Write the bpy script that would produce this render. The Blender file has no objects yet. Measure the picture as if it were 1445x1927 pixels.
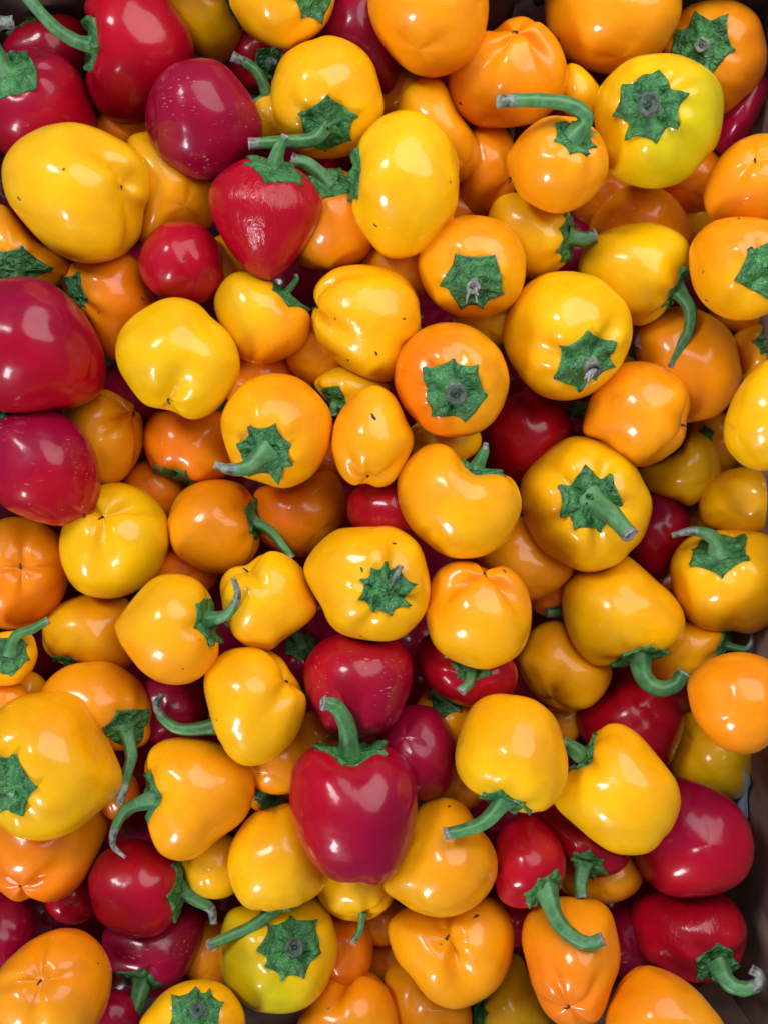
import bpy, bmesh, math, random
import numpy as np
from mathutils import Vector

# ------------------------------------------------------------------ camera, world, lamps, exposure
SC = bpy.context.scene
COL = SC.collection
FPX, PW, PH = 1900.0, 1445.0, 1927.0          # focal length and frame in photo pixels
S = 0.0002                                    # metres per photo pixel on the top layer
D = FPX * S                                   # camera height above the top layer (0.38 m)
cam_data = bpy.data.cameras.new('camera')
cam = bpy.data.objects.new('camera', cam_data)
COL.objects.link(cam)
cam.location = (0, 0, D)
cam_data.sensor_fit = 'HORIZONTAL'
cam_data.angle = 2 * math.atan(PW / 2 / FPX)
cam_data.clip_start = 0.01
cam_data.clip_end = 50
SC.camera = cam

world = bpy.data.worlds.new('World')
SC.world = world
world.use_nodes = True
bg = world.node_tree.nodes['Background']
bg.inputs[0].default_value = (0.56, 0.62, 1.0, 1)
bg.inputs[1].default_value = 0.2
SC.view_settings.view_transform = 'Standard'
SC.view_settings.look = 'None'
SC.view_settings.exposure = 0.0
SC.view_settings.gamma = 1.0


def lamp(name, direction, dist, sx, sy, radiance, colour, shape='RECTANGLE'):
    ld = bpy.data.lights.new(name, 'AREA')
    ld.shape = shape
    ld.size, ld.size_y = sx, sy
    ld.energy = radiance * sx * sy * math.pi
    ld.color = colour
    o = bpy.data.objects.new(name, ld)
    COL.objects.link(o)
    d = Vector(direction).normalized()
    o.location = d * dist
    o.rotation_euler = d.to_track_quat('Z', 'Y').to_euler()
    return o


lamp('window_light_upper', (-0.50, 0.45, 0.74), 1.5, 0.26, 0.40, 30, (0.92, 0.96, 1.0))
lamp('window_light_lower', (-0.50, -0.70, 0.50), 1.5, 0.26, 0.42, 44, (0.92, 0.96, 1.0))
lamp('ceiling_light', (0.36, 0.56, 0.74), 0.66, 0.80, 0.66, 2.9, (1.0, 0.97, 0.95), 'ELLIPSE')
cam_data.dof.use_dof = True
cam_data.dof.focus_distance = D - 0.008
cam_data.dof.aperture_fstop = 15.0

rng = random.Random(7)


# ------------------------------------------------------------------ materials
def new_mat(name):
    m = bpy.data.materials.new(name)
    m.use_nodes = True
    nt = m.node_tree
    return m, nt, nt.nodes['Principled BSDF']


def node(nt, typ, **kw):
    n = nt.nodes.new(typ)
    for k, v in kw.items():
        if k.startswith('in_'):
            n.inputs[int(k[3:])].default_value = v
        else:
            setattr(n, k, v)
    return n


def mixc(nt, fac, a, b, blend='MIX'):
    n = nt.nodes.new('ShaderNodeMix')
    n.data_type = 'RGBA'
    n.blend_type = blend
    L = nt.links
    for sock, val in ((n.inputs[0], fac), (n.inputs[6], a), (n.inputs[7], b)):
        if hasattr(val, 'links'):
            L.new(val, sock)
        else:
            sock.default_value = val
    return n.outputs[2]


def ramp(nt, src, p0, p1, c0=(0, 0, 0, 1), c1=(1, 1, 1, 1)):
    r = nt.nodes.new('ShaderNodeValToRGB')
    r.color_ramp.elements[0].position = p0
    r.color_ramp.elements[1].position = p1
    r.color_ramp.elements[0].color = c0
    r.color_ramp.elements[1].color = c1
    nt.links.new(src, r.inputs[0])
    return r.outputs[0]


def noise(nt, vec, scale, detail=2.0, rough=0.5, dist=0.0):
    n = nt.nodes.new('ShaderNodeTexNoise')
    n.inputs['Scale'].default_value = scale
    n.inputs['Detail'].default_value = detail
    n.inputs['Roughness'].default_value = rough
    n.inputs['Distortion'].default_value = dist
    nt.links.new(vec, n.inputs['Vector'])
    return n.outputs['Fac']


def obj_coords(nt, stretch=(1, 1, 1), rot=(0, 0, 0)):
    tc = nt.nodes.new('ShaderNodeTexCoord')
    oi = nt.nodes.new('ShaderNodeObjectInfo')
    mp = nt.nodes.new('ShaderNodeMapping')
    mp.inputs['Scale'].default_value = stretch
    mp.inputs['Rotation'].default_value = rot
    add = nt.nodes.new('ShaderNodeVectorMath')
    add.operation = 'ADD'
    cmb = nt.nodes.new('ShaderNodeCombineXYZ')
    mul = nt.nodes.new('ShaderNodeMath')
    mul.operation = 'MULTIPLY'
    mul.inputs[1].default_value = 7.3
    nt.links.new(oi.outputs['Random'], mul.inputs[0])
    nt.links.new(mul.outputs[0], cmb.inputs[0])
    nt.links.new(mul.outputs[0], cmb.inputs[2])
    nt.links.new(tc.outputs['Object'], mp.inputs['Vector'])
    nt.links.new(mp.outputs[0], add.inputs[0])
    nt.links.new(cmb.outputs[0], add.inputs[1])
    return add.outputs[0]


def bump(nt, bsdf, h, strength, dist):
    b = nt.nodes.new('ShaderNodeBump')
    b.inputs['Strength'].default_value = strength
    b.inputs['Distance'].default_value = dist
    nt.links.new(h, b.inputs['Height'])
    nt.links.new(b.outputs[0], bsdf.inputs['Normal'])
    if 'Coat Normal' in bsdf.inputs:
        nt.links.new(b.outputs[0], bsdf.inputs['Coat Normal'])


def math_node(nt, op, a, b):
    n = nt.nodes.new('ShaderNodeMath')
    n.operation = op
    for s, v in ((n.inputs[0], a), (n.inputs[1], b)):
        if hasattr(v, 'links'):
            nt.links.new(v, s)
        else:
            s.default_value = v
    return n.outputs[0]


def skin_material(name, red=False, wrinkled=0.0, scratched=False, wet=False):
    m, nt, p = new_mat(name)
    at = nt.nodes.new('ShaderNodeAttribute')
    at.attribute_name = 'skin'
    v = obj_coords(nt)
    blot = noise(nt, v, 55, 3, 0.55, 0.4)
    shade = ramp(nt, blot, 0.35, 0.68, (0.93, 0.86, 0.8, 1) if not red else (0.86, 0.8, 0.9, 1), (1.05, 1.07, 1, 1))
    c = mixc(nt, 1.0, at.outputs['Color'], shade, 'MULTIPLY')
    # small dark freckles, sparse
    fr = noise(nt, v, 420, 1, 0.4)
    area = noise(nt, v, 38, 1, 0.5)
    frm = math_node(nt, 'MULTIPLY', ramp(nt, fr, 0.785, 0.81), ramp(nt, area, 0.62, 0.68))
    c = mixc(nt, frm, c, (0.10, 0.045, 0.01, 1))
    if red and scratched:
        v2 = obj_coords(nt, (0.55, 2.4, 1.0), (0, 0, 0.6))
        sc = noise(nt, v2, 640, 1, 0.5)
        ar = noise(nt, v, 60, 1, 0.5)
        scm = math_node(nt, 'MULTIPLY', ramp(nt, sc, 0.68, 0.73), ramp(nt, ar, 0.46, 0.60))
        c = mixc(nt, math_node(nt, 'MULTIPLY', scm, 0.6), c, (0.62, 0.30, 0.30, 1))
    nt.links.new(c, p.inputs['Base Color'])
    rough = ramp(nt, noise(nt, v, 70, 3, 0.6), 0.3, 0.7, (0.25, 0.25, 0.25, 1), (0.46, 0.46, 0.46, 1))
    nt.links.new(rough, p.inputs['Roughness'])
    p.inputs['Subsurface Weight'].default_value = 0.0 if red else 0.16
    p.inputs['Subsurface Radius'].default_value = (1.0, 0.45, 0.08)
    p.inputs['Subsurface Scale'].default_value = 0.004
    p.inputs['Specular IOR Level'].default_value = 0.12 if red else 0.18
    nt.links.new(ramp(nt, noise(nt, v, 48, 3, 0.6, 0.5), 0.32, 0.62, (0.32, 0.32, 0.32, 1), (0.66, 0.66, 0.66, 1)), p.inputs['Coat Weight'])
    p.inputs['Coat Roughness'].default_value = 0.10 if not red else 0.145
    if wrinkled:
        v3 = obj_coords(nt, (1.6, 0.7, 1.0), (0, 0, 0.3))
        w1 = noise(nt, v3, 160, 4, 0.6, 1.2)
        mask = ramp(nt, noise(nt, v, 40, 1, 0.5), 0.35, 0.6, (0.12, 0.12, 0.12, 1), (1, 1, 1, 1))
        bump(nt, p, math_node(nt, 'MULTIPLY', w1, mask), wrinkled, 0.0022)
    else:
        h1 = noise(nt, v, 95, 2, 0.5)
        h2 = noise(nt, v, 620, 2, 0.5)
        h = math_node(nt, 'ADD', h1, math_node(nt, 'MULTIPLY', h2, 0.26 if wet else 0.04))
        bump(nt, p, h, 0.5, 0.00085)
    return m


def calyx_material():
    m, nt, p = new_mat('calyx_green')
    v = obj_coords(nt)
    n1 = noise(nt, v, 180, 4, 0.6, 0.5)
    c = ramp(nt, n1, 0.32, 0.70, (0.012, 0.085, 0.022, 1), (0.065, 0.270, 0.065, 1))
    n2 = noise(nt, v, 700, 2, 0.6)
    c = mixc(nt, math_node(nt, 'MULTIPLY', ramp(nt, n2, 0.6, 0.75), 0.35), c, (0.12, 0.24, 0.13, 1))
    nt.links.new(c, p.inputs['Base Color'])
    p.inputs['Roughness'].default_value = 0.36
    p.inputs['Specular IOR Level'].default_value = 0.5
    h = math_node(nt, 'ADD', noise(nt, v, 330, 3, 0.55, 0.6), math_node(nt, 'MULTIPLY', n2, 0.3))
    bump(nt, p, h, 0.9, 0.0028)
    return m


def stem_material():
    m, nt, p = new_mat('stem_green')
    at = nt.nodes.new('ShaderNodeAttribute')
    at.attribute_name = 'dry'
    v = obj_coords(nt)
    n1 = noise(nt, v, 190, 4, 0.6, 0.6)
    c = ramp(nt, n1, 0.30, 0.72, (0.022, 0.105, 0.032, 1), (0.090, 0.275, 0.085, 1))
    st = nt.nodes.new('ShaderNodeAttribute')
    st.attribute_name = 'streak'
    c = mixc(nt, math_node(nt, 'MULTIPLY', st.outputs['Fac'], 0.7), c, (0.11, 0.28, 0.10, 1))
    wob = math_node(nt, 'ADD', at.outputs['Fac'], math_node(nt, 'MULTIPLY', math_node(nt, 'SUBTRACT', n1, 0.5), 0.7))
    dry = ramp(nt, wob, 0.42, 0.62)
    n2 = noise(nt, v, 420, 3, 0.6)
    dc = ramp(nt, n2, 0.35, 0.65, (0.04, 0.055, 0.04, 1), (0.26, 0.29, 0.24, 1))
    c = mixc(nt, dry, c, dc)
    nt.links.new(c, p.inputs['Base Color'])
    p.inputs['Roughness'].default_value = 0.48
    h = math_node(nt, 'ADD', noise(nt, v, 300, 3, 0.6), math_node(nt, 'MULTIPLY', n2, 0.4))
    bump(nt, p, h, 0.5, 0.0008)
    return m


def flat_material(name, c0, c1, scale, rough, bs=0.4, bd=0.0008):
    m, nt, p = new_mat(name)
    v = obj_coords(nt)
    n1 = noise(nt, v, scale, 4, 0.6, 0.3)
    nt.links.new(ramp(nt, n1, 0.3, 0.7, c0, c1), p.inputs['Base Color'])
    p.inputs['Roughness'].default_value = rough
    bump(nt, p, n1, bs, bd)
    return m


M_SKIN = skin_material('pepper_skin')
M_RED = skin_material('red_pepper_skin', red=True)
M_SCR = skin_material('scratched_red_skin', red=True, scratched=True)
M_WRK = skin_material('wrinkled_red_skin', red=True, wrinkled=0.38)
M_CRS = skin_material('creased_red_skin', red=True, wrinkled=0.28)
M_WET = skin_material('wet_pepper_skin', wet=True)
M_CAL = calyx_material()
M_STEM = stem_material()
M_CUT = flat_material('cut_stem_end', (0.07, 0.08, 0.06, 1), (0.36, 0.38, 0.34, 1), 420, 0.7, 0.8, 0.001)
M_DARKCUT = flat_material('dark_stem_end', (0.018, 0.035, 0.026, 1), (0.12, 0.15, 0.125, 1), 420, 0.6, 0.9, 0.0015)
M_SCAR = flat_material('dark_scar', (0.012, 0.007, 0.004, 1), (0.06, 0.035, 0.02, 1), 500, 0.8)
M_BRUISE = flat_material('brown_bruise', (0.10, 0.05, 0.02, 1), (0.24, 0.12, 0.04, 1), 400, 0.6)
M_BOX = flat_material('brown_cardboard', (0.16, 0.095, 0.075, 1), (0.26, 0.16, 0.125, 1), 90, 0.85, 0.3, 0.0006)
M_PAPER = flat_material('bluish_paper', (0.22, 0.30, 0.52, 1), (0.32, 0.40, 0.62, 1), 60, 0.7, 0.4, 0.001)

COLOURS = {                       # skin colours (linear)
    'Y': (0.88, 0.47, 0.002), 'G': (0.88, 0.41, 0.002), 'A': (0.86, 0.33, 0.003), 'O': (0.86, 0.285, 0.003),
    'D': (0.83, 0.215, 0.003), 'R': (0.40, 0.002, 0.013), 'M': (0.27, 0.002, 0.027), 'V': (0.80, 0.48, 0.003), 'L': (0.60, 0.50, 0.003),
}
KIND = {'Y': 'yellow', 'G': 'yellow', 'A': 'orange', 'O': 'orange', 'D': 'orange', 'R': 'red', 'M': 'red'}
TILES = {'Z': (0, 0, 1.0)}
for i, k in enumerate('ABCDEFGHIJKL'):
    TILES[k] = ((0, 470, 945)[i % 3], (0, 480, 960, 1427)[i // 3], 2.89)

PEPPERS = []


def px(tile, x, y):
    x0, y0, k = TILES[tile]
    return (x0 + x / k, y0 + y / k)


def pts(tile, s):
    return [px(tile, *map(float, q.split(','))) for q in s.split()]


def P(c, layer, tile, outline, label, s=None, b=None, u=None, cal=0, st=None, r=(14, 10), dry=0.85, stub=None,
      c2=None, d2=(1, 0), lobes=3, amp=0.03, fs=0.03, fb=0.04, ds=0.16, db=0.08, up=None, mat=None, marks='', cut=True,
      depth=1.0, back=False, spin=None, n=7, dz=0):
    if outline[0] == 'E':
        cx, cy, rx, ry = map(float, outline[1:].split(','))
        o = [(cx + rx * math.cos(a), cy + ry * math.sin(a)) for a in np.linspace(0, 2 * math.pi, 12, endpoint=False)]
    else:
        o = pts(tile, outline)
    grow = (1.015, 1.015, 1.03, 1.04, 1.05, 1.05, 1.0)[layer] if outline[0] != 'E' else (1, 1, 1.05, 1.1, 1.14, 1.14, 1.0)[layer]
    mx, my = sum(p[0] for p in o) / len(o), sum(p[1] for p in o) / len(o)
    o = [(mx + (x - mx) * grow, my + (y - my) * grow) for x, y in o]
    if u is not None:
        fb, db, amp = 0.01, 0.0, min(amp, 0.02) if amp == 0.03 else amp
    g = lambda q: None if q is None else px(tile, *q)
    PEPPERS.append(dict(c=c, layer=layer, o=o, label=label, s=g(s), b=g(b), u=u, cal=cal, st=pts(tile, st) if st else None,
                        r=r, dry=dry, stub=stub, c2=c2, d2=d2, lobes=lobes, amp=amp, fs=fs, fb=fb, ds=ds, db=db, up=up,
                        mat=mat, marks=pts(tile, marks) if marks else [], cut=cut, depth=depth, back=back, spin=spin, n=n, dz=dz))


# ------------------------------------------------------------------ the peppers: colour, layer (0 = top), outline, label, ...
# ---- topmost layer
P('Y', 0, 'A', '330,668 430,672 540,705 640,755 730,810 785,880 812,970 810,1070 780,1130 772,1220 745,1310 650,1390 520,1422 400,1412 270,1345 150,1225 50,1090 15,960 30,860 100,765 220,695',
  'large glossy yellow pepper lying on its side with a dimpled blossom end, upper left', b=(725, 995), fb=0.16, db=0.2, lobes=2, marks='120,1080')
P('R', 0, 'Z', '430,315 470,298 520,305 570,325 597,360 605,390 590,430 560,480 530,515 505,527 480,520 440,480 410,430 394,380 400,345',
  'wrinkled scratched red pepper with a short pale green stem pointing up', s=(520, 312), cal=58, st='519,310 523,285 537,256', r=(21, 8), dry=0.95, mat='W', ds=0.1, up=24)
P('Y', 0, 'B', '800,605 900,605 980,645 1060,720 1110,800 1135,900 1130,1000 1125,1100 1090,1210 1000,1310 900,1380 800,1400 720,1380 640,1290 585,1200 560,1100 560,950 570,850 620,740 700,650',
  'upright yellow pepper with a small brown scratch below its highlight, upper centre', s=(552, 950), cal=50, lobes=4, amp=0.03, marks='695,1215 1075,995', fs=0.02)
P('O', 0, 'C', '40,830 90,750 150,690 230,640 330,630 430,650 500,700 550,770 575,870 560,970 510,1050 420,1120 330,1152 240,1145 150,1100 90,1050 50,960 25,880',
  'small orange pepper whose long stem bends left across the pepper above', s=(400, 730), cal=42, st='425,730 455,650 390,580 260,550 100,545 -25,552', r=(17, 12), up=40, c2='A', d2=(0, -1))
P('Y', 0, 'C', '850,293 950,300 1050,335 1130,390 1185,470 1200,560 1190,680 1160,790 1100,860 1020,950 930,1000 830,1020 730,1005 640,970 580,920 545,840 520,740 505,630 520,510 560,440 650,350 740,310',
  'big lemon yellow pepper with a broad green calyx facing up, upper right', s=(795, 570), cal=62, stub=(0.16, 0.10), c2='L', d2=(1, -0.4), lobes=4, amp=0.03, fs=0.08, n=7)
P('O', 0, 'Z', '1298,475 1310,445 1340,418 1385,408 1430,412 1480,430 1500,490 1480,560 1440,590 1400,601 1360,595 1325,570 1303,530',
  'orange pepper with a brown scar on top, its calyx cut by the right edge', s=(1440, 505), cal=50, c2='G', d2=(0, -1), marks='1388,412 1327,508 1330,565', n=6)
P('O', 0, 'Z', '788,500 795,465 815,432 850,412 890,405 940,415 972,440 988,485 982,540 960,575 925,592 880,598 840,585 805,550',
  'orange pepper with star calyx and split stub, directly right of the upright yellow one', s=(889, 532), cal=58, stub=(0.12, 0.22), c2='G', d2=(0, -1), fs=0.04, n=6, dry=0.3)
P('D', 0, 'E', '1100,368 1200,390 1280,440 1350,510 1395,610 1405,700 1380,800 1330,890 1260,950 1180,980 1090,985 980,960 900,890 840,820 795,720 790,630 820,530 880,450 980,385',
  'orange pepper reddening on its left with a six pointed calyx and pale cut stub, centre', s=(1108, 740), cal=58, stub=(0.17, 0.14), c2='A', d2=(1, 0), lobes=4, amp=0.02, fs=0.06, n=6, spin=0.0)
P('Y', 0, 'F', '340,90 440,100 540,140 620,210 680,290 700,380 695,470 650,580 580,670 500,740 420,775 330,785 240,770 160,720 90,640 30,540 5,440 20,340 70,240 150,150 240,100',
  'yellow pepper with crinkled calyx and frayed stub right of the centre', s=(465, 585), cal=56, stub=(0.13, 0.2), c2='G', d2=(-1, -0.6), fs=0.08, n=7, dry=0.3)
P('A', 0, 'E', '680,713 760,745 810,810 850,900 885,970 885,1040 850,1120 810,1190 770,1240 700,1262 640,1240 590,1250 540,1235 490,1180 455,1080 448,1000 465,910 510,830 580,750',
  'small upright egg shaped orange pepper with a black speck, near the centre', b=(645, 1215), fb=0.12, db=0.1, marks='680,890', c2='G', d2=(1, 0))
P('A', 0, 'Z', '417,800 425,765 445,735 475,712 515,703 560,712 595,740 618,770 625,805 615,850 590,890 560,910 530,918 490,905 450,890 430,850',
  'orange pepper with thick stem pointing left, left of the speckled egg shaped one', s=(497, 853), cal=55, st='495,862 465,880 430,882 405,874', r=(22, 7), dry=0.55, up=40, c2='G', d2=(-1, -0.6), n=7)
P('A', 0, 'Z', '748,915 755,885 775,858 800,840 825,835 850,845 870,870 900,885 940,890 965,905 978,935 977,965 960,1005 930,1035 895,1048 850,1048 815,1030 780,1000 755,960',
  'heart shaped golden orange pepper with its calyx tucked in a notch at top right', s=(903, 878), cal=46, st='905,870 910,852 914,835', r=(19, 5), dry=0.7, ds=0.12, up=20, c2='G', d2=(0.3, -1))
P('R', 0, 'D', '-200,300 -120,180 0,130 130,118 240,140 340,200 430,290 500,390 550,490 570,580 565,700 530,760 430,820 300,840 150,860 0,840 -120,760 -190,600 -220,450',
  'largest red pepper, cut by the left edge above another red one', u=(-0.75, 0.1, -0.55), c2='M', d2=(-0.4, 1), marks='118,325')
P('M', 0, 'Z', '83,772 120,782 155,812 178,855 188,900 186,940 172,970 150,980 110,988 70,980 30,965 0,945 -25,900 -30,850 -10,800 30,778',
  'magenta red pepper tapering to a pale tip at lower right, at the left edge', b=(160, 968), cal=50, db=0.0, fb=0.02, c2='R', d2=(0, -1), mat='S')
P('Y', 0, 'D', '930,235 1020,245 1090,280 1140,335 1210,390 1265,460 1300,560 1290,660 1240,760 1170,840 1080,885 1010,885 940,850 850,830 780,800 700,700 650,610 632,500 660,410 730,330 830,265',
  'smooth bright yellow pepper with a cleft at its bottom, left of the centre', b=(920, 790), fb=0.2, db=0.12, lobes=2, spin=1.57)
P('G', 0, 'H', '470,110 560,98 680,95 770,92 850,130 920,200 960,320 975,430 960,530 920,600 850,670 780,703 700,708 600,700 500,670 430,610 390,520 340,440 295,340 310,270 380,180',
  'lobed golden pepper with pale green calyx and dry stub, in the very centre', s=(748, 440), cal=48, st='745,450 775,400 822,305', r=(9, 5), dry=0.28, up=14, lobes=4, amp=0.04, fs=0.07, n=9, marks='600,677 610,322 790,185')
P('O', 0, 'Z', '815,1090 835,1067 870,1056 903,1064 925,1072 945,1066 970,1080 990,1108 999,1147 996,1190 980,1225 955,1245 917,1258 885,1254 850,1240 823,1220 808,1190 803,1150',
  'three lobed orange pepper with creases meeting at its top, beside the central calyx pepper', b=(909, 1085), fb=0.24, db=0.12, lobes=3, spin=0.52, amp=0.05, c2='G', d2=(-0.2, -1), marks='948,1075')
P('O', 0, 'F', '500,740 560,650 640,595 730,580 820,590 920,640 980,690 1015,760 1020,830 1000,890 998,960 970,1030 900,1090 830,1130 740,1150 660,1100 590,1050 520,1000 445,970 450,900 470,820',
  'smooth light orange pepper with a folded lower lobe, right of the centre', b=(985, 920), fb=0.25, db=0.06, lobes=2, spin=0.15, c2='A', d2=(1, -1))
P('G', 0, 'Z', '980,930 983,905 1000,878 1028,850 1066,826 1095,823 1132,830 1166,847 1191,871 1208,906 1222,935 1224,965 1208,1012 1184,1036 1160,1060 1132,1072 1108,1076 1080,1069 1049,1053 1014,1029 993,995 983,960',
  'golden pepper facing up with a thick stem leaning to the lower right', s=(1113, 942), cal=58, st='1117,938 1150,968 1185,1006', r=(24, 15), dry=0.95, up=60, lobes=5, amp=0.02, fs=0.09, c2='Y', d2=(1, 0), n=7)
P('Y', 0, 'Z', '1362,810 1368,780 1385,740 1410,705 1445,677 1490,670 1520,720 1520,820 1490,870 1440,884 1400,875 1370,845',
  'bright yellow pepper without visible stem, cut by the right edge at mid height', u=(0.6, 0.3, -0.7))
P('G', 0, 'Z', '1060,1115 1070,1095 1095,1076 1135,1070 1172,1046 1200,1062 1235,1095 1262,1118 1284,1150 1288,1185 1277,1212 1255,1232 1220,1243 1180,1250 1145,1254 1118,1250 1092,1230 1074,1200 1062,1160',
  'bell shaped golden pepper with a bright green stem hooking right below it', s=(1203, 1243), cal=52, st='1203,1243 1210,1275 1238,1297 1270,1291 1287,1268', r=(21, 14), dry=1.0, up=6, c2='Y', d2=(-0.6, -1), amp=0.05, n=6)
P('Y', 0, 'Z', '1263,1070 1268,1045 1285,1022 1310,1008 1350,1000 1400,1000 1445,1010 1480,1050 1490,1110 1470,1160 1440,1180 1410,1192 1385,1188 1370,1186 1350,1190 1325,1185 1295,1165 1272,1125',
  'golden yellow pepper at the right edge with a pale twisted stem pointing left', s=(1355, 1035), cal=52, st='1353,1036 1342,1012 1305,999 1265,1007', r=(23, 5), dry=0.6, up=30, c2='G', d2=(0, -1), n=6)
P('G', 0, 'G', '630,620 660,570 720,490 800,400 870,360 960,352 1050,375 1120,430 1160,520 1165,620 1185,740 1170,820 1120,880 1050,930 960,948 860,930 780,880 710,800 650,710',
  'golden orange pepper whose dark stem curls upward on its right, left of the centre', s=(1140, 600), cal=52, st='1130,605 1215,580 1268,525 1292,450 1270,375', r=(16, 5), dry=0.55, up=75, c2='A', d2=(-0.3, -1), n=6)
P('G', 0, 'Z', '-40,1400 -20,1355 20,1320 70,1305 130,1305 165,1320 185,1365 210,1410 228,1455 225,1485 200,1515 160,1550 110,1575 60,1580 15,1565 -20,1530 -45,1470',
  'large golden pepper with its dark calyx cut by the left edge and bright rim below', s=(8, 1478), cal=56, st='5,1478 -15,1475 -40,1465', r=(20, 14), up=20, c2='Y', d2=(0, -1), n=7, amp=0.04)
P('G', 0, 'Z', '385,1290 395,1255 425,1228 465,1220 500,1222 530,1240 545,1265 560,1285 572,1310 573,1340 560,1380 535,1410 500,1435 460,1440 430,1420 410,1385 395,1340',
  'golden pepper with blossom scar on its right and hooked stem on its left', b=(543, 1280), cal=44, st='400,1368 350,1374 312,1358 294,1328 305,1308', r=(17, 6), dry=0.6, up=-20, fb=0.12, c2='Y', d2=(-0.4, -1), db=0.1)
P('G', 0, 'Z', '275,1470 275,1430 300,1400 340,1390 390,1395 440,1415 470,1440 480,1475 470,1520 450,1550 410,1580 375,1610 340,1620 305,1608 288,1580 278,1545 284,1505',
  'heart shaped golden pepper with its calyx on the left and a thin curled stem tip', s=(286, 1498), cal=48, st='280,1502 240,1522 216,1560 213,1592 235,1614', r=(18, 3), dry=0.5, up=6, c2='A', d2=(1, 0), n=6)
P('R', 0, 'Z', '547,1480 552,1445 575,1420 610,1404 660,1412 715,1404 750,1420 775,1450 783,1490 782,1535 771,1588 752,1630 726,1658 700,1665 680,1659 662,1663 630,1657 600,1636 573,1600 556,1558 547,1515',
  'front heart shaped dark red pepper with an upright bent green stem, lower centre', s=(662, 1416), cal=62, st='660,1410 656,1378 644,1346 628,1328 608,1324', r=(21, 13), dry=0.9, up=105, c2='M', d2=(1, -0.4), ds=0.1, amp=0.02)
P('G', 0, 'Z', '857,1430 862,1390 877,1350 900,1320 935,1308 980,1312 1015,1325 1045,1355 1060,1400 1067,1440 1060,1485 1035,1515 1005,1530 965,1525 920,1508 885,1485 865,1460',
  'upright golden pepper with its stem running left from its base, lower right of the centre', s=(948, 1516), cal=46, st='950,1520 915,1546 875,1563 838,1570', r=(19, 11), dry=0.9, up=6, c2='Y', d2=(-0.3, -1), n=7)
P('Y', 0, 'Z', '1042,1505 1050,1475 1072,1450 1100,1425 1112,1390 1135,1370 1165,1365 1195,1380 1220,1405 1256,1450 1272,1475 1279,1505 1275,1530 1262,1560 1240,1588 1215,1605 1180,1608 1150,1602 1115,1580 1080,1550 1052,1525',
  'slanting yellow pepper with its calyx at its upper left, lying against a magenta red one', s=(1098, 1420), cal=40, st='1092,1418 1075,1408 1062,1402', r=(20, 14), up=-8, c2='G', d2=(0.5, 1), n=6)
P('G', 0, 'Z', '722,1665 735,1640 755,1600 770,1550 795,1515 826,1502 855,1507 880,1525 897,1555 923,1586 935,1620 932,1652 916,1683 889,1707 850,1724 815,1725 780,1715 750,1695 728,1680',
  'smooth golden orange pepper under a stem tip, right of the front red one', u=(0.3, 0.8, -0.4), c2='A', d2=(0.4, 0), cal=40)
P('G', 0, 'Z', '430,1640 435,1595 450,1565 475,1535 515,1520 545,1513 580,1530 610,1570 620,1630 610,1670 580,1695 555,1705 515,1713 470,1710 445,1685',
  'golden pepper left of the front red one, its stem crossing the pale yellow one', s=(530, 1712), cal=40, st='530,1712 485,1738 432,1764 392,1780', r=(14, 10), dry=0.93, up=-10, c2='Y', d2=(-0.5, -1), back=True)
P('R', 0, 'Z', '932,1650 930,1610 940,1570 965,1545 997,1536 1021,1548 1045,1572 1061,1603 1064,1635 1056,1662 1035,1685 1000,1705 968,1708 940,1690',
  'small red pepper whose thick stem lies across a tall orange pepper', s=(1027, 1680), cal=46, st='1025,1683 1045,1728 1072,1760 1105,1776 1132,1768', r=(19, 12), dry=0.95, up=60, n=5)
P('D', 0, 'Z', '983,1770 990,1728 1014,1704 1049,1690 1090,1692 1125,1697 1149,1718 1160,1756 1166,1794 1163,1825 1150,1860 1139,1894 1125,1920 1100,1935 1060,1932 1030,1910 1008,1870 993,1815',
  'tall deep orange pepper lying under the thick stem of a small red one', b=(1071, 1905), fb=0.06, db=0.06, c2='O', d2=(0.3, 1), dz=-60, lobes=4)
P('O', 0, 'Z', '-20,1870 0,1828 35,1790 70,1765 110,1750 150,1752 185,1775 205,1810 210,1845 203,1885 185,1925 140,1965 80,1980 20,1960 -15,1920',
  'orange pepper with its brown blossom scar facing up in the bottom left corner', b=(78, 1846), fb=0.05, db=0.15, lobes=4, c2='A', d2=(0, -1))
P('O', 0, 'Z', '1140,1930 1148,1890 1165,1853 1187,1828 1212,1818 1246,1825 1281,1842 1312,1866 1336,1894 1362,1930 1360,1975 1290,2000 1200,1990 1150,1965',
  'plain orange pepper cut by the bottom edge near the right corner', u=(0.4, -0.8, -0.3), c2='A', d2=(0.3, -1))
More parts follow.
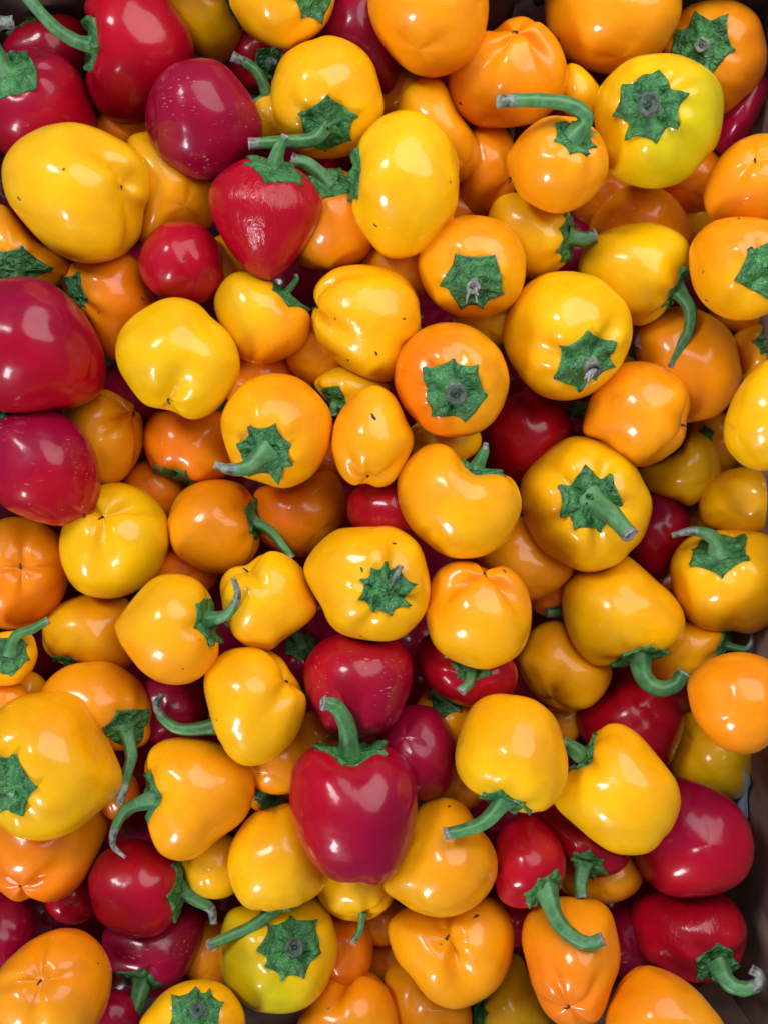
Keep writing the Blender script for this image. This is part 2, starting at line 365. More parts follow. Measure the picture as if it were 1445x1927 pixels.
# ---- second layer
P('M', 1, 'A', '1000,330 1100,316 1200,340 1300,440 1390,570 1422,690 1390,820 1280,900 1130,970 1000,940 880,860 810,740 793,610 830,470 910,375',
  'round magenta red pepper with pale scratches and a green stem hooked behind its right side', u=(0.72, 0.12, -0.55), cal=34, st='1390,640 1435,540 1425,440 1365,360 1265,308', r=(14, 10), dry=0.85, up=10, mat='S')
P('R', 1, 'Z', '260,495 270,460 300,425 340,416 380,425 405,450 418,490 415,540 380,570 345,572 305,560 275,535',
  'small round red pepper below the magenta red one and left of the wrinkled one', u=(-0.3, 0.3, -0.9), marks='345,488')
P('G', 1, 'Z', '432,0 440,-50 500,-80 580,-70 625,-20 627,10 612,45 580,75 545,90 510,85 470,65 445,30',
  'golden pepper cut by the top edge with a tip of its calyx showing', s=(598, -12), cal=42, n=6)
P('G', 1, 'B', '420,193 520,215 610,270 670,350 700,450 725,560 720,620 690,680 620,760 560,830 480,855 380,855 300,840 220,780 170,720 130,620 117,520 130,430 180,310 280,235 350,215',
  'golden pepper with a ribbed calyx and a stem reaching left over the wrinkled red one', s=(425, 690), cal=50, st='430,695 350,755 190,770 0,783', r=(17, 11), dry=0.9, up=24, c2='Y', d2=(0, -1), n=5)
P('A', 1, 'Z', '694,0 700,-40 740,-80 810,-85 880,-75 912,-30 918,10 912,60 890,110 850,135 805,143 760,125 720,80 700,40',
  'smooth golden orange pepper cut by the top edge above the upright yellow one', u=(0.2, 0.6, -0.75))
P('O', 1, 'Z', '843,145 850,110 868,85 900,62 930,56 955,37 985,31 1010,40 1035,60 1055,90 1066,128 1064,165 1050,195 1015,225 970,236 915,238 875,225 853,200 844,175',
  'lobed orange pepper with angular highlights under the tip of a long bent stem', b=(972, 52), fb=0.2, db=0.1, cal=40, st='965,228 962,248 950,278', r=(11, 6), dry=0.35, up=-40, marks='867,190', lobes=4)
P('A', 1, 'Z', '1026,0 1035,-50 1080,-85 1160,-95 1240,-85 1275,-30 1280,20 1265,60 1240,100 1200,130 1150,138 1105,128 1065,105 1035,65 1027,30',
  'big golden orange pepper cut by the top edge above the lemon yellow one', u=(-0.2, 0.7, -0.7), marks='1057,68')
P('O', 1, 'C', '1000,40 1080,10 1180,0 1270,5 1350,50 1400,110 1425,200 1440,300 1420,400 1370,480 1290,560 1220,610 1150,610 1000,500 870,300 870,230 930,130',
  'orange pepper with dark calyx facing up in the top right corner', s=(1080, 240), cal=56, stub=(0.13, 0.1), c2='A', d2=(-1, 0.5), n=6, fs=0.08)
P('O', 1, 'Z', '1325,380 1335,330 1360,290 1400,260 1445,252 1490,270 1510,340 1490,420 1440,440 1390,430 1345,415',
  'orange pepper with a small blossom scar, cut by the right edge below the corner pepper', b=(1422, 297), fb=0.04, db=0.08)
P('Y', 1, 'Z', '1090,495 1110,455 1150,430 1205,419 1250,425 1285,445 1298,470 1298,500 1280,540 1250,585 1225,605 1200,612 1170,600 1120,560 1095,525',
  'yellow pepper with a long green stem bending down over the golden one below', s=(1280, 545), cal=44, st='1275,548 1298,580 1296,622 1275,662 1262,688', r=(15, 9), dry=0.9, up=25, amp=0.04)
P('Y', 1, 'E', '340,310 362,280 350,200 390,130 470,75 580,55 680,60 780,90 860,140 905,210 920,320 915,400 880,480 830,600 790,670 720,685 640,670 540,620 450,550 380,470 340,390',
  'ribbed yellow pepper with a notched left end and wet highlights, centre', mat='T', b=(362, 285), cal=44, fb=0.16, lobes=4, amp=0.04, marks='690,522 542,570 478,350 822,350', c2='G', d2=(0.2, 1))
P('Y', 1, 'Z', '404,575 410,545 430,520 455,512 490,520 530,545 560,570 580,590 583,610 575,640 550,665 510,682 470,680 440,660 420,620',
  'yellow pepper turning orange on its right, right below the wrinkled red one', s=(550, 545), cal=46, c2='A', d2=(1, -0.5), n=5, st='548,540 556,528 557,516', r=(9, 4), up=6)
P('O', 2, 'Z', '318,990 325,955 345,925 380,908 420,905 455,915 475,940 485,975 488,1010 480,1040 460,1065 430,1077 395,1075 360,1060 330,1035',
  'round orange pepper with a green stem slanting down to the right, left of the centre', s=(482, 978), cal=38, st='480,980 508,998 533,1028 549,1050', r=(13, 8), dry=0.92, up=45, c2='A', d2=(-0.5, -1), n=6)
P('Y', 1, 'Z', '117,1000 135,960 180,920 222,910 260,920 295,945 315,980 319,1015 312,1045 295,1078 262,1108 235,1120 205,1126 165,1120 138,1102 121,1070 113,1036',
  'olive yellow pepper with a dark blossom scar in a groove, below the tapering magenta one', b=(193, 968), fb=0.16, db=0.14, lobes=3, spin=-1.57, c2='V', d2=(1, 0))
P('D', 1, 'Z', '-30,1010 0,980 40,975 85,990 118,1020 130,1070 120,1120 95,1155 50,1178 0,1182 -40,1150 -60,1080',
  'burnt orange pepper with a dark pit in its blossom end, cut by the left edge', b=(42, 1067), fb=0.05, db=0.16, lobes=4, c2='O', d2=(0, 1))
P('Y', 1, 'Z', '415,1115 420,1085 440,1068 465,1064 490,1045 520,1040 555,1057 580,1090 595,1140 590,1160 560,1185 530,1205 510,1222 480,1220 450,1205 430,1175',
  'wet yellow pepper left of the central calyx pepper', mat='T', b=(462, 1072), fb=0.1, c2='G', d2=(0.5, -1))
P('A', 1, 'G', '230,990 280,910 370,850 480,828 590,830 680,870 760,940 810,1040 830,1140 820,1220 760,1290 600,1300 400,1200 260,1100',
  'golden orange pepper behind the large left edge one with its stem pointing down', s=(715, 1215), cal=40, st='705,1225 715,1320 700,1410 650,1595', r=(15, 9), dry=0.8, up=12, n=4)
P('M', 1, 'Z', '572,1265 585,1230 610,1205 650,1193 710,1195 750,1205 770,1235 776,1265 768,1305 750,1350 725,1375 690,1388 650,1385 615,1370 600,1340 580,1310',
  'dark red pepper with many pale scratches below the central calyx pepper', u=(0.1, 0.5, -0.85), mat='S', c2='R', d2=(-0.5, 1))
P('R', 1, 'Z', '915,810 930,780 965,745 1000,735 1045,755 1072,790 1073,815 1050,860 1000,905 970,905 940,890 920,850',
  'round red pepper with a violet highlight among orange ones, right of the centre', s=(945, 765), back=True, cal=40, st='955,745 945,700 934,640', r=(11, 9), dry=0.75, up=95)
P('A', 1, 'Z', '1195,630 1225,590 1270,577 1315,583 1355,605 1380,635 1390,675 1394,710 1380,745 1355,775 1325,788 1290,795 1255,790 1230,740 1205,690',
  'light orange pepper lying under the tip of a down curving stem, at right', u=(0.3, 0.75, -0.5), amp=0.05, lobes=3, c2='O', d2=(0.6, -0.6))
P('Y', 1, 'Z', '1315,945 1328,908 1360,888 1400,880 1450,878 1510,890 1520,950 1490,1000 1420,1010 1365,1008 1328,988',
  'yellow pepper lying between the two at the right edge, partly behind a pale twisted stem', u=(-0.8, -0.2, -0.4), c2='G', d2=(0, 1))
P('O', 1, 'Z', '1295,1290 1310,1262 1345,1238 1385,1228 1430,1235 1465,1260 1485,1310 1470,1370 1440,1405 1410,1418 1370,1412 1330,1385 1305,1345',
  'round matt orange pepper like a tomato at the right edge', u=(0.2, 0.3, -0.93), amp=0.01)
P('A', 1, 'I', '85,830 110,760 160,660 230,615 320,605 400,700 500,790 590,850 585,930 540,1010 470,1070 380,1095 290,1080 200,1030 140,950',
  'round amber pepper with a thin dark blossom scar, left of the hooked bright green stem', b=(258, 1035), fb=0.06, db=0.05, c2='G', d2=(-0.4, -1))
P('A', 1, 'Z', '1290,1170 1330,1180 1372,1185 1365,1220 1345,1250 1315,1275 1290,1285 1255,1285 1228,1270 1215,1240 1235,1200',
  'orange pepper half hidden behind the bell shaped one, beneath its stem hook', s=(1368, 1212), cal=30, st='1370,1210 1400,1222 1413,1210 1414,1194', r=(9, 4), dry=0.5, up=-5, c2='G', d2=(-0.5, -0.5))
P('D', 1, 'Z', '-30,1590 -10,1530 60,1500 140,1490 190,1505 202,1550 195,1580 175,1625 150,1665 120,1690 85,1697 62,1690 35,1698 5,1680 -20,1650',
  'amber brown pepper with a forked blossom end below the large left edge one', b=(36, 1676), fb=0.18, db=0.08, lobes=3, c2='A', d2=(0.3, 1))
P('R', 1, 'Z', '168,1660 175,1635 192,1608 222,1590 255,1580 290,1590 330,1610 350,1630 350,1650 343,1680 335,1720 312,1748 285,1762 245,1764 208,1748 180,1722',
  'red pepper with its calyx on the right and a grey dried stem, lower left', s=(345, 1672), cal=60, st='348,1675 375,1695 398,1712 402,1738', r=(19, 7), dry=0.55, up=-10, n=5)
P('Y', 1, 'Z', '262,1930 285,1895 310,1868 345,1850 385,1845 420,1855 445,1880 460,1915 455,1960 410,1990 340,1995 280,1970',
  'yellow pepper with a calyx and pale stub, cut by the bottom edge', s=(368, 1905), cal=48, stub=(0.15, 0.12), c2='G', d2=(1, 0), n=7)
P('Y', 1, 'Z', '415,1790 420,1740 440,1710 480,1705 530,1700 570,1690 605,1700 625,1740 633,1790 620,1840 595,1880 560,1903 510,1907 465,1895 430,1860 418,1825',
  'pale yellow pepper with a spiky calyx and dark stub, partly under a stem, bottom centre', s=(550, 1782), cal=52, stub=(0.15, 0.09), fs=0.05, n=8, c2='L', d2=(-0.5, -0.5))
P('A', 1, 'Z', '732,1750 745,1725 790,1700 860,1700 925,1690 950,1715 965,1745 966,1785 955,1830 930,1865 892,1890 858,1900 823,1890 798,1870 775,1838 747,1805',
  'amber pepper with a deep cleft running from its blossom end, bottom centre', b=(840, 1765), fb=0.28, db=0.2, lobes=2, spin=-2.0, amp=0.04, marks='895,1730')
P('O', 1, 'Z', '560,1930 575,1895 600,1865 629,1838 650,1845 678,1827 702,1832 723,1853 740,1887 750,1930 740,1975 660,1995 580,1975',
  'orange pepper with a notched top cut by the bottom edge, centre', b=(650, 1850), fb=0.18, lobes=3, c2='A', d2=(0, -1), marks='619,1899')
P('M', 1, 'Z', '1194,1614 1200,1560 1230,1500 1267,1467 1308,1470 1343,1486 1378,1510 1402,1541 1415,1576 1417,1610 1408,1642 1384,1666 1353,1681 1318,1687 1277,1688 1246,1680 1215,1652',
  'magenta red pepper with a dented side next to the brown box wall', u=(-0.25, 0.05, -0.96), db=0.3, fb=0.06, c2='R', d2=(0, -1))
P('R', 1, 'Z', '1190,1720 1200,1690 1240,1680 1300,1682 1355,1683 1385,1705 1400,1735 1405,1765 1395,1805 1375,1832 1340,1848 1305,1848 1270,1835 1240,1818 1208,1800 1195,1765',
  'dark red pepper with creased side and grey hooked stem by the box wall', s=(1352, 1822), cal=44, st='1352,1822 1370,1850 1400,1862 1426,1852 1428,1836 1414,1826', r=(19, 9), dry=0.5, up=10, mat='L', n=5)
# ---- third layer
P('R', 2, 'A', '460,40 540,-90 700,-150 860,-60 960,60 1035,220 1040,310 1000,420 930,520 850,610 750,660 680,668 600,640 530,575 480,470 475,400 500,250 490,120',
  'red pepper with a long green stem slanting to the upper left corner', s=(495, 235), cal=62, st='490,245 420,225 300,150 165,5 60,-120', r=(15, 11), up=30, dry=1.2, n=5)
P('Y', 2, 'Z', '285,-10 300,-60 360,-80 420,-50 450,10 468,60 460,90 430,112 390,112 350,85 320,40',
  'yellow pepper cut by the top edge right of the red one with a long stem', s=(445, 12), cal=36)
P('A', 2, 'Z', '-40,420 0,385 30,410 70,455 125,490 130,520 80,545 20,550 -30,520',
  'amber pepper at the left edge with a dark calyx above the largest red one', s=(32, 508), cal=46, st='32,510 30,530 30,560', r=(15, 12), up=0)
P('A', 2, 'B', '800,590 850,490 920,430 990,420 1060,460 1130,610 1210,720 1245,820 1230,910 1160,980 1050,960 900,830 810,700',
  'elongated golden orange pepper slanting behind the upright yellow one', u=(-0.5, 0.6, -0.6), c2='G', d2=(-1, 0))
P('D', 2, 'Z', '575,330 620,318 660,330 690,380 705,440 690,480 650,500 605,505 565,490 560,430',
  'orange pepper with dark calyx and stem between the wrinkled red and the upright yellow', s=(625, 332), cal=44, st='620,330 585,312 550,300', r=(15, 13), up=5, n=5, c2='O', d2=(0, -1))
P('M', 2, 'C', '1170,700 1250,560 1380,420 1440,430 1440,520 1400,620 1350,720 1270,800 1190,840 1150,790',
  'dark red pepper behind the lemon yellow one at the right box wall', u=(0.5, -0.5, -0.6))
P('Y', 2, 'C', '350,360 400,350 460,390 530,480 540,560 500,650 440,660 350,620 300,500',
  'yellow pepper peeping out left of the lemon yellow one', u=(0.3, 0.7, -0.5))
P('O', 2, 'C', '480,1240 520,1150 600,1060 700,1010 800,1010 900,1050 980,1140 1020,1230 1030,1310 950,1380 700,1390 520,1340',
  'domed orange pepper right below the lemon yellow one', u=(0.0, 0.3, -0.9))
P('Y', 2, 'Z', '925,395 945,370 985,365 1040,385 1072,405 1075,450 1065,490 1030,515 990,520 950,490 920,430',
  'wet yellow pepper under the small orange one with a green calyx at its right', mat='T', s=(1074, 448), cal=46, st='1080,447 1098,450 1118,442', r=(19, 14), up=-10)
P('A', 2, 'D', '560,735 630,760 680,790 740,830 770,900 780,990 760,1080 700,1180 620,1240 540,1250 420,1200 350,900 420,780',
  'ribbed amber pepper between the two red ones at the left edge', b=(725, 850), fb=0.2, db=0.12, lobes=4, amp=0.06)
P('D', 2, 'Z', '115,525 140,495 185,480 235,478 262,500 290,550 290,600 250,650 220,675 195,660 165,610 140,570',
  'orange pepper with small dark holes right of the largest red one', s=(135, 548), cal=32, c2='O', d2=(-1, 0.3), marks='268,562 188,586', n=6)
P('D', 2, 'Z', '272,815 285,785 305,775 350,778 400,775 425,785 440,830 440,880 400,905 370,912 330,895 295,885 275,850',
  'orange pepper below the bright yellow cleft one with a green calyx under it', s=(330, 902), cal=52, c2='O', d2=(0.5, 0.2))
P('Y', 2, 'E', '355,700 420,640 500,610 600,630 720,680 760,720 700,800 600,850 480,880 430,800',
  'yellow pepper peeping out above the speckled egg shaped one', s=(460, 800), cal=34, n=5, st='458,815 455,840 460,870', r=(12, 9), up=0)
P('Y', 2, 'Z', 'E930,600,75,45', 'yellow pepper peeping out between three calyx peppers at the centre', u=(0.3, 0.3, -0.9))
P('D', 2, 'Z', '480,930 500,915 550,915 590,895 620,885 640,910 649,945 640,985 610,1025 570,1045 525,1035 490,1010 478,970',
  'wet orange pepper behind the slanting green stem, left of the centre', mat='T', u=(-0.4, 0.4, -0.8), c2='O', d2=(0.5, 0))
P('R', 2, 'Z', '655,955 665,925 700,900 750,890 790,920 805,970 785,1015 740,1030 690,1010 662,985',
  'wet red pepper peeping out below the speckled egg shaped one', u=(0.2, 0.5, -0.8))
P('Y', 2, 'Z', '-40,1220 -10,1195 50,1190 68,1220 65,1250 45,1280 10,1290 -30,1280',
  'small golden pepper at the left edge with a green stem pointing right', s=(15, 1232), cal=40, st='0,1225 30,1198 62,1184 90,1168', r=(13, 8), up=20, dry=0.95, c2='G', d2=(1, -1))
P('M', 2, 'Z', '710,1385 730,1350 770,1330 815,1335 845,1370 858,1420 850,1470 820,1500 780,1505 745,1470 715,1420',
  'shaded dark red pepper between the scratched one and the upright golden one', u=(0.3, -0.3, -0.9))
P('R', 2, 'Z', '785,1240 800,1200 850,1190 920,1210 965,1250 968,1290 940,1320 895,1330 850,1320 810,1290',
  'dark red pepper under the three lobed orange one with its stem end facing out', s=(885, 1252), cal=34, st='886,1252 884,1282 868,1300', r=(12, 10), up=25, dry=0.9)
P('O', 2, 'Z', 'E15,1322,42,40', 'small orange pepper at the left edge just above the large golden one', u=(0.2, 0.2, -0.9))
P('Y', 2, 'F', '750,1160 860,1130 980,1050 1020,960 1090,980 1150,1040 1180,1130 1180,1220 1110,1300 1020,1360 950,1330 850,1300 770,1250',
  'yellow pepper below the folded light orange one at right', u=(-0.6, 0.3, -0.6), c2='V', d2=(1, 0))
P('M', 2, 'Z', '1200,960 1222,918 1255,925 1285,950 1298,975 1295,1010 1270,1050 1240,1090 1210,1080 1180,1040 1180,1000',
  'magenta red pepper behind the tip of the thick leaning stem', u=(-0.3, 0.3, -0.9), c2='R', d2=(0, -1))
P('R', 2, 'Z', '1085,1360 1095,1330 1140,1305 1175,1275 1240,1280 1270,1320 1284,1350 1284,1385 1272,1410 1255,1440 1200,1450 1130,1430',
  'red pepper under the hooked bright green stem at lower right', u=(0.2, 0.2, -0.95))
P('Y', 3, 'Z', '1255,1440 1275,1395 1290,1345 1330,1350 1380,1380 1430,1400 1432,1435 1415,1475 1390,1500 1340,1500 1290,1490',
  'olive yellow pepper below the tomato like orange one, by the box wall', u=(0.4, -0.4, -0.8), c2='V', d2=(0.5, -0.5))
P('A', 2, 'Z', 'E1062,1358,36,42', 'amber pepper showing a sliver right of the upright golden one', u=(0.2, 0.2, -0.9))
P('A', 2, 'Z', '900,1050 930,1000 980,975 1020,1000 1060,1045 1078,1072 1050,1108 1000,1130 960,1120 920,1090',
  'amber pepper below the golden one with the thick leaning stem', u=(-0.3, -0.3, -0.9))
P('M', 2, 'Z', '195,1760 220,1740 300,1730 370,1715 383,1745 375,1785 355,1825 332,1850 305,1860 263,1856 225,1840 203,1810',
  'scratched dark red pepper with its stem pointing down at the bottom edge', s=(262, 1850), cal=44, st='262,1852 258,1885 238,1935', r=(20, 13), up=14, mat='S', n=5)
P('M', 2, 'Z', 'E8,1755,55,78', 'dark red pepper cut by the left edge near the bottom', u=(-0.5, 0.2, -0.8))
P('Y', 2, 'Z', 'E405,1630,60,60', 'yellow pepper peeping out between the heart shaped golden one and a grey dried stem', u=(0.3, 0.2, -0.9))
P('Y', 2, 'Z', 'E670,1662,74,70',
  'yellow pepper under the tip of the front heart shaped red one', s=(683, 1728), st='685,1730 678,1752 665,1772', r=(8, 6), up=-10, dry=0.8)
P('A', 2, 'Z', '725,1850 745,1815 775,1825 800,1860 840,1885 880,1890 880,1940 820,1970 760,1950',
  'amber pepper below the deeply cleft one at the bottom edge', u=(0.3, -0.5, -0.8))
P('Y', 2, 'Z', '885,1900 910,1870 950,1810 975,1800 1000,1850 1020,1900 1030,1940 950,1970 890,1940',
  'olive yellow pepper at the bottom edge left of the tall deep orange one', s=(888, 1915), cal=34, c2='V', d2=(1, 0))
P('R', 2, 'Z', '1015,1540 1045,1525 1085,1550 1130,1590 1180,1612 1170,1635 1140,1650 1100,1645 1060,1610',
  'red pepper under the slanting yellow one with its calyx pointing down', s=(1100, 1630), cal=34, st='1098,1632 1092,1662 1094,1688', r=(16, 12), up=5, dry=0.95)
# ---- deeper
P('M', 3, 'A', '-120,480 -60,330 60,275 180,268 290,285 380,350 440,430 490,540 520,650 520,740 440,830 300,880 100,870 40,830 -40,760 -110,640',
  'red pepper in the upper left corner with a broad calyx cut by the edge', s=(35, 375), cal=54, st='20,340 -40,235 -20,130 65,118', r=(16, 11), up=30, dry=0.6, c2='R', d2=(1, -1), n=5)
P('Y', 3, 'A', '700,770 800,725 900,740 1000,830 1120,960 1160,1050 1160,1200 1050,1260 900,1300 800,1320 760,1280 740,1000',
  'yellow pepper behind and between the large dimpled yellow and magenta red ones', u=(-0.3, 0.3, -0.9), c2='A', d2=(0.5, -1))
P('M', 3, 'Z', '600,60 640,-20 700,-40 740,40 748,130 725,175 680,150 630,110', 'dark red pepper between two golden ones at the top edge', u=(0, 0.5, -0.8))
P('Y', 3, 'Z', 'E515,225,50,46', 'yellow pepper showing a sliver right of the scratched magenta one', u=(0, 0, -1))
P('D', 3, 'B', '1230,680 1340,670 1420,760 1450,900 1430,1050 1330,1150 1220,1168 1150,1090 1130,990 1150,850',
  'shaded orange pepper with wet highlights left of the small long stemmed one', b=(1412, 962), fb=0.1, c2='O', d2=(0, 1))
P('A', 3, 'Z', 'E758,500,72,56', 'amber pepper in shade right below the upright yellow one', u=(0, 0.3, -0.9))
P('D', 3, 'Z', 'E1300,335,60,60', 'shaded orange pepper under the right side of the lemon yellow one', u=(0, 0.3, -0.9))
P('A', 3, 'Z', 'E1400,580,62,42', 'amber pepper showing a sliver below the right edge one with a calyx', u=(0, 0.3, -0.9))
P('A', 3, 'Z', 'E600,660,58,58', 'amber pepper in shade left below the ribbed yellow one', u=(0, 0.3, -0.9))
P('D', 3, 'Z', 'E480,705,75,55', 'shaded orange pepper between the bright yellow cleft one and the half orange one', u=(0.3, 0.3, -0.9))
P('Y', 3, 'Z', 'E835,828,65,42', 'olive yellow pepper in the gap below the six pointed calyx', u=(0.3, 0.3, -0.9))
P('A', 3, 'Z', 'E430,500,52,55', 'amber pepper in shade between the small red and the wrinkled red ones', u=(0.3, 0.3, -0.9))
P('A', 3, 'G', '240,640 290,550 380,490 480,465 600,475 690,500 710,620 720,760 700,850 600,860 430,850 320,820 250,750',
  'shaded amber pepper below the olive yellow one with a blurred green calyx', s=(365, 838), cal=26, c2='Y', d2=(-1, -0.5))
P('M', 3, 'Z', 'E322,1335,66,62', 'shaded dark red pepper behind the hooked stem at left', u=(0.3, 0.3, -0.9))
P('D', 3, 'Z', 'E222,1495,38,46', 'brown orange pepper in the gap behind the downward pointing stem at left', u=(0.3, 0.3, -0.9))
P('A', 3, 'Z', 'E525,1435,62,56', 'shaded amber pepper left of the front heart shaped red one', u=(0.3, 0.3, -0.9), s=None)
P('A', 3, 'Z', 'E600,1385,42,45', 'amber pepper in the gap left of the front red stem', s=(578, 1345), back=True, cal=26, st='578,1335 568,1372 570,1408', r=(8, 4), up=10)
P('Y', 3, 'Z', 'E1200,655,46,48', 'olive yellow pepper deep below with its round stem end facing up, at right', s=(1210, 652), cal=32, st='1212,660 1211,652 1210,643', r=(17, 16), up=52, dry=0.75)
P('G', 2, 'Z', '1380,640 1400,620 1445,610 1490,630 1490,690 1440,710 1405,715 1388,690', 'small golden pepper at the right edge with a tip of calyx', s=(1450, 640), cal=28, c2='A', d2=(-1, 0))
P('Y', 3, 'Z', 'E1345,838,52,58', 'olive yellow pepper in shade left of the bright yellow right edge one', s=(1325, 818), cal=16, c2='A', d2=(0, 1))
P('R', 3, 'Z', 'E1092,802,42,44', 'dark red pepper in the gap with a small hooked green stem', s=(1090, 765), cal=26, st='1108,755 1092,768 1076,780 1076,790', r=(11, 5), up=14)
P('Y', 3, 'Z', 'E1322,985,42,42', 'olive yellow pepper in the gap left of the right edge ones', u=(0, 0.3, -0.9))
P('D', 3, 'Z', 'E1258,1105,40,45', 'orange pepper in the gap right of the bell shaped golden one', u=(0, 0.3, -0.9))
P('R', 3, 'Z', 'E135,1690,48,46', 'dark red pepper in the gap left of the red one with a grey dried stem', u=(0, 0.3, -0.9))
P('O', 3, 'Z', 'E398,1800,48,62', 'shaded orange pepper left of the pale yellow one with a spiky calyx', u=(0, 0.3, -0.9))
P('M', 3, 'Z', 'E215,1915,48,48', 'magenta red pepper cut by the bottom edge left of a downward stem', u=(0, 0.3, -0.9))
P('D', 3, 'Z', 'E650,1785,48,72', 'shaded orange pepper right of the pale yellow one with a spiky calyx', u=(0, 0.3, -0.9))
P('O', 3, 'Z', 'E718,1738,48,40', 'small orange pepper in the gap left of the deeply cleft one', u=(0, 0.3, -0.9))
P('A', 3, 'Z', 'E1130,1648,74,50', 'olive amber pepper in the dark gap below the slanting yellow one', u=(0, 0.3, -0.9))
P('M', 3, 'Z', 'E1185,1770,52,66', 'dark red pepper in the gap right of the tall deep orange one', u=(0, 0.3, -0.9))
P('R', 3, 'Z', 'E965,1735,42,44', 'dark red pepper in the gap left of the tall deep orange one', u=(0, 0.3, -0.9))
P('R', 4, 'A', '30,230 120,140 250,95 330,80 420,110 470,200 480,350 430,420 350,440 200,400 60,320', 'red pepper behind the long stem in the upper left corner', s=(150, 110), back=True, cal=44, c2='M', d2=(0, -1))
P('R', 4, 'Z', 'E500,110,72,62', 'dark red pepper behind the hooked stem of the scratched magenta one', s=(510, 120), cal=30, st='512,135 510,125 513,115', r=(11, 10), up=20)
P('D', 4, 'Z', 'E865,398,42,45', 'orange pepper showing a sliver right of the upright yellow one', u=(0, 0.3, -0.9))
P('A', 4, 'Z', 'E760,180,52,52', 'amber pepper in the dark gap above the upright yellow one', u=(0, 0.3, -0.9))
P('Y', 4, 'Z', 'E1310,418,45,48', 'olive yellow pepper in the gap right of the domed orange one', u=(0, 0.3, -0.9))
P('D', 4, 'Z', 'E1135,372,58,58', 'red brown orange pepper in the gap right of the small long stemmed one', u=(0, 0.3, -0.9))
P('D', 4, 'Z', 'E550,685,50,48', 'brown orange pepper deep below the half orange yellow one', u=(0, 0.3, -0.9))
P('D', 4, 'Z', 'E628,855,45,48', 'brown orange pepper deep left of the speckled egg shaped one', u=(0, 0.3, -0.9))
P('M', 4, 'Z', 'E245,745,60,62', 'dark red pepper deep below between the largest red and the cleft yellow', u=(0, 0.3, -0.9))
P('A', 4, 'Z', 'E52,1302,34,34', 'small amber pepper deep in the gap at the left edge', u=(0, 0.3, -0.9))
P('A', 4, 'Z', 'E842,1352,58,56', 'shaded amber pepper with a pale stem end below the three lobed one', s=(842, 1318), cal=32, st='840,1320 824,1308 812,1298', r=(10, 9), up=16, dry=0.85)
P('M', 4, 'Z', 'E555,1242,55,55', 'dark red pepper deep below the wet yellow one with a green calyx', s=(567, 1212), cal=32, st='567,1212 560,1200 552,1190', r=(14, 12), up=10)
P('D', 4, 'Z', 'E1040,1105,48,50', 'red brown pepper with pale stem end in the gap left of the bell shaped one', s=(1060, 1150), cal=20, st='1065,1150 1048,1152 1030,1153', r=(10, 10), up=20, dry=0.8)
P('A', 4, 'Z', 'E730,1812,38,38', 'small amber pepper in the gap below the deeply cleft one', u=(0, 0.3, -0.9))
P('D', 5, 'Z', 'E240,236,55,52', 'brown orange pepper in the dark gap left of the scratched magenta one', u=(0, 0.3, -0.9))
P('D', 5, 'Z', 'E290,925,55,55', 'brown orange pepper in the dark gap below the cleft yellow one', u=(0, 0.3, -0.9))
P('R', 5, 'Z', 'E692,1815,45,48', 'dark red pepper deep in the gap at bottom centre', u=(0, 0.3, -0.9))
P('D', 4, 'Z', 'E345,1075,60,45', 'brown orange pepper in the gap below the round one with a slanting stem', u=(0, 0.3, -0.9))
P('A', 4, 'Z', 'E860,1470,52,52', 'shaded amber pepper left of the upright golden one', u=(0, 0.3, -0.9))
P('D', 4, 'Z', 'E505,1480,45,45', 'brown orange pepper with dark calyx deep left of the front red one', s=(508, 1500), cal=30)

# ------------------------------------------------------------------ outline of each pepper as a radius function of the angle
def smooth_periodic(a, k):
    n = len(a)
    ker = np.exp(-0.5 * (np.arange(-3 * k, 3 * k + 1) / k) ** 2)
    ker /= ker.sum()
    ext = np.concatenate([a[-3 * k:], a, a[:3 * k]])
    return np.convolve(ext, ker, 'valid')[:n]


NA = 240
ANG = np.linspace(-math.pi, math.pi, NA, endpoint=False)


def polar(poly):
    """radius of a star shaped polygon (rounded by Catmull-Rom) for each angle of ANG, round its origin"""
    p = np.array(poly)
    n = len(p)
    out = []
    for i in range(n):
        p0, p1, p2, p3 = p[i - 1], p[i], p[(i + 1) % n], p[(i + 2) % n]
        for t in np.linspace(0, 1, 14, endpoint=False):
            out.append(0.5 * ((2 * p1) + (-p0 + p2) * t + (2 * p0 - 5 * p1 + 4 * p2 - p3) * t * t + (-p0 + 3 * p1 - 3 * p2 + p3) * t ** 3))
    out = np.array(out)
    th = np.arctan2(out[:, 1], out[:, 0])
    rr = np.hypot(out[:, 0], out[:, 1])
    i = np.argsort(th)
    r = np.interp(ANG, th[i], rr[i], period=2 * math.pi)
    return smooth_periodic(r, 2)


def ring(r, th):
    f = (th + math.pi) / (2 * math.pi) * NA
    i = np.floor(f).astype(int)
    w = f - i
    return r[i % NA] * (1 - w) + r[(i + 1) % NA] * w


def centroid(o):
    o = np.array(o)
    x, y = o[:, 0], o[:, 1]
    x2, y2 = np.roll(x, -1), np.roll(y, -1)
    k = x * y2 - x2 * y
    A = k.sum() / 2
    return ((x + x2) * k).sum() / (6 * A), ((y + y2) * k).sum() / (6 * A)


for q in PEPPERS:
    q['cx'], q['cy'] = centroid(q['o'])
    q['pol'] = polar([(x - q['cx'], q['cy'] - y) for x, y in q['o']])        # y up
    q['R'] = math.sqrt(0.5 * (q['pol'] ** 2).mean() * 2)
    q['h'] = q['R'] * q['depth']

# added dark red filler peppers that make the gaps in the heap look dark
SUB = 6
gx, gy = np.meshgrid(np.arange(0, int(PW), SUB), np.arange(0, int(PH), SUB))


def cover(q):
    dx, dy = gx - q['cx'], q['cy'] - gy
    return np.hypot(dx, dy) < ring(q['pol'], np.arctan2(dy, dx))


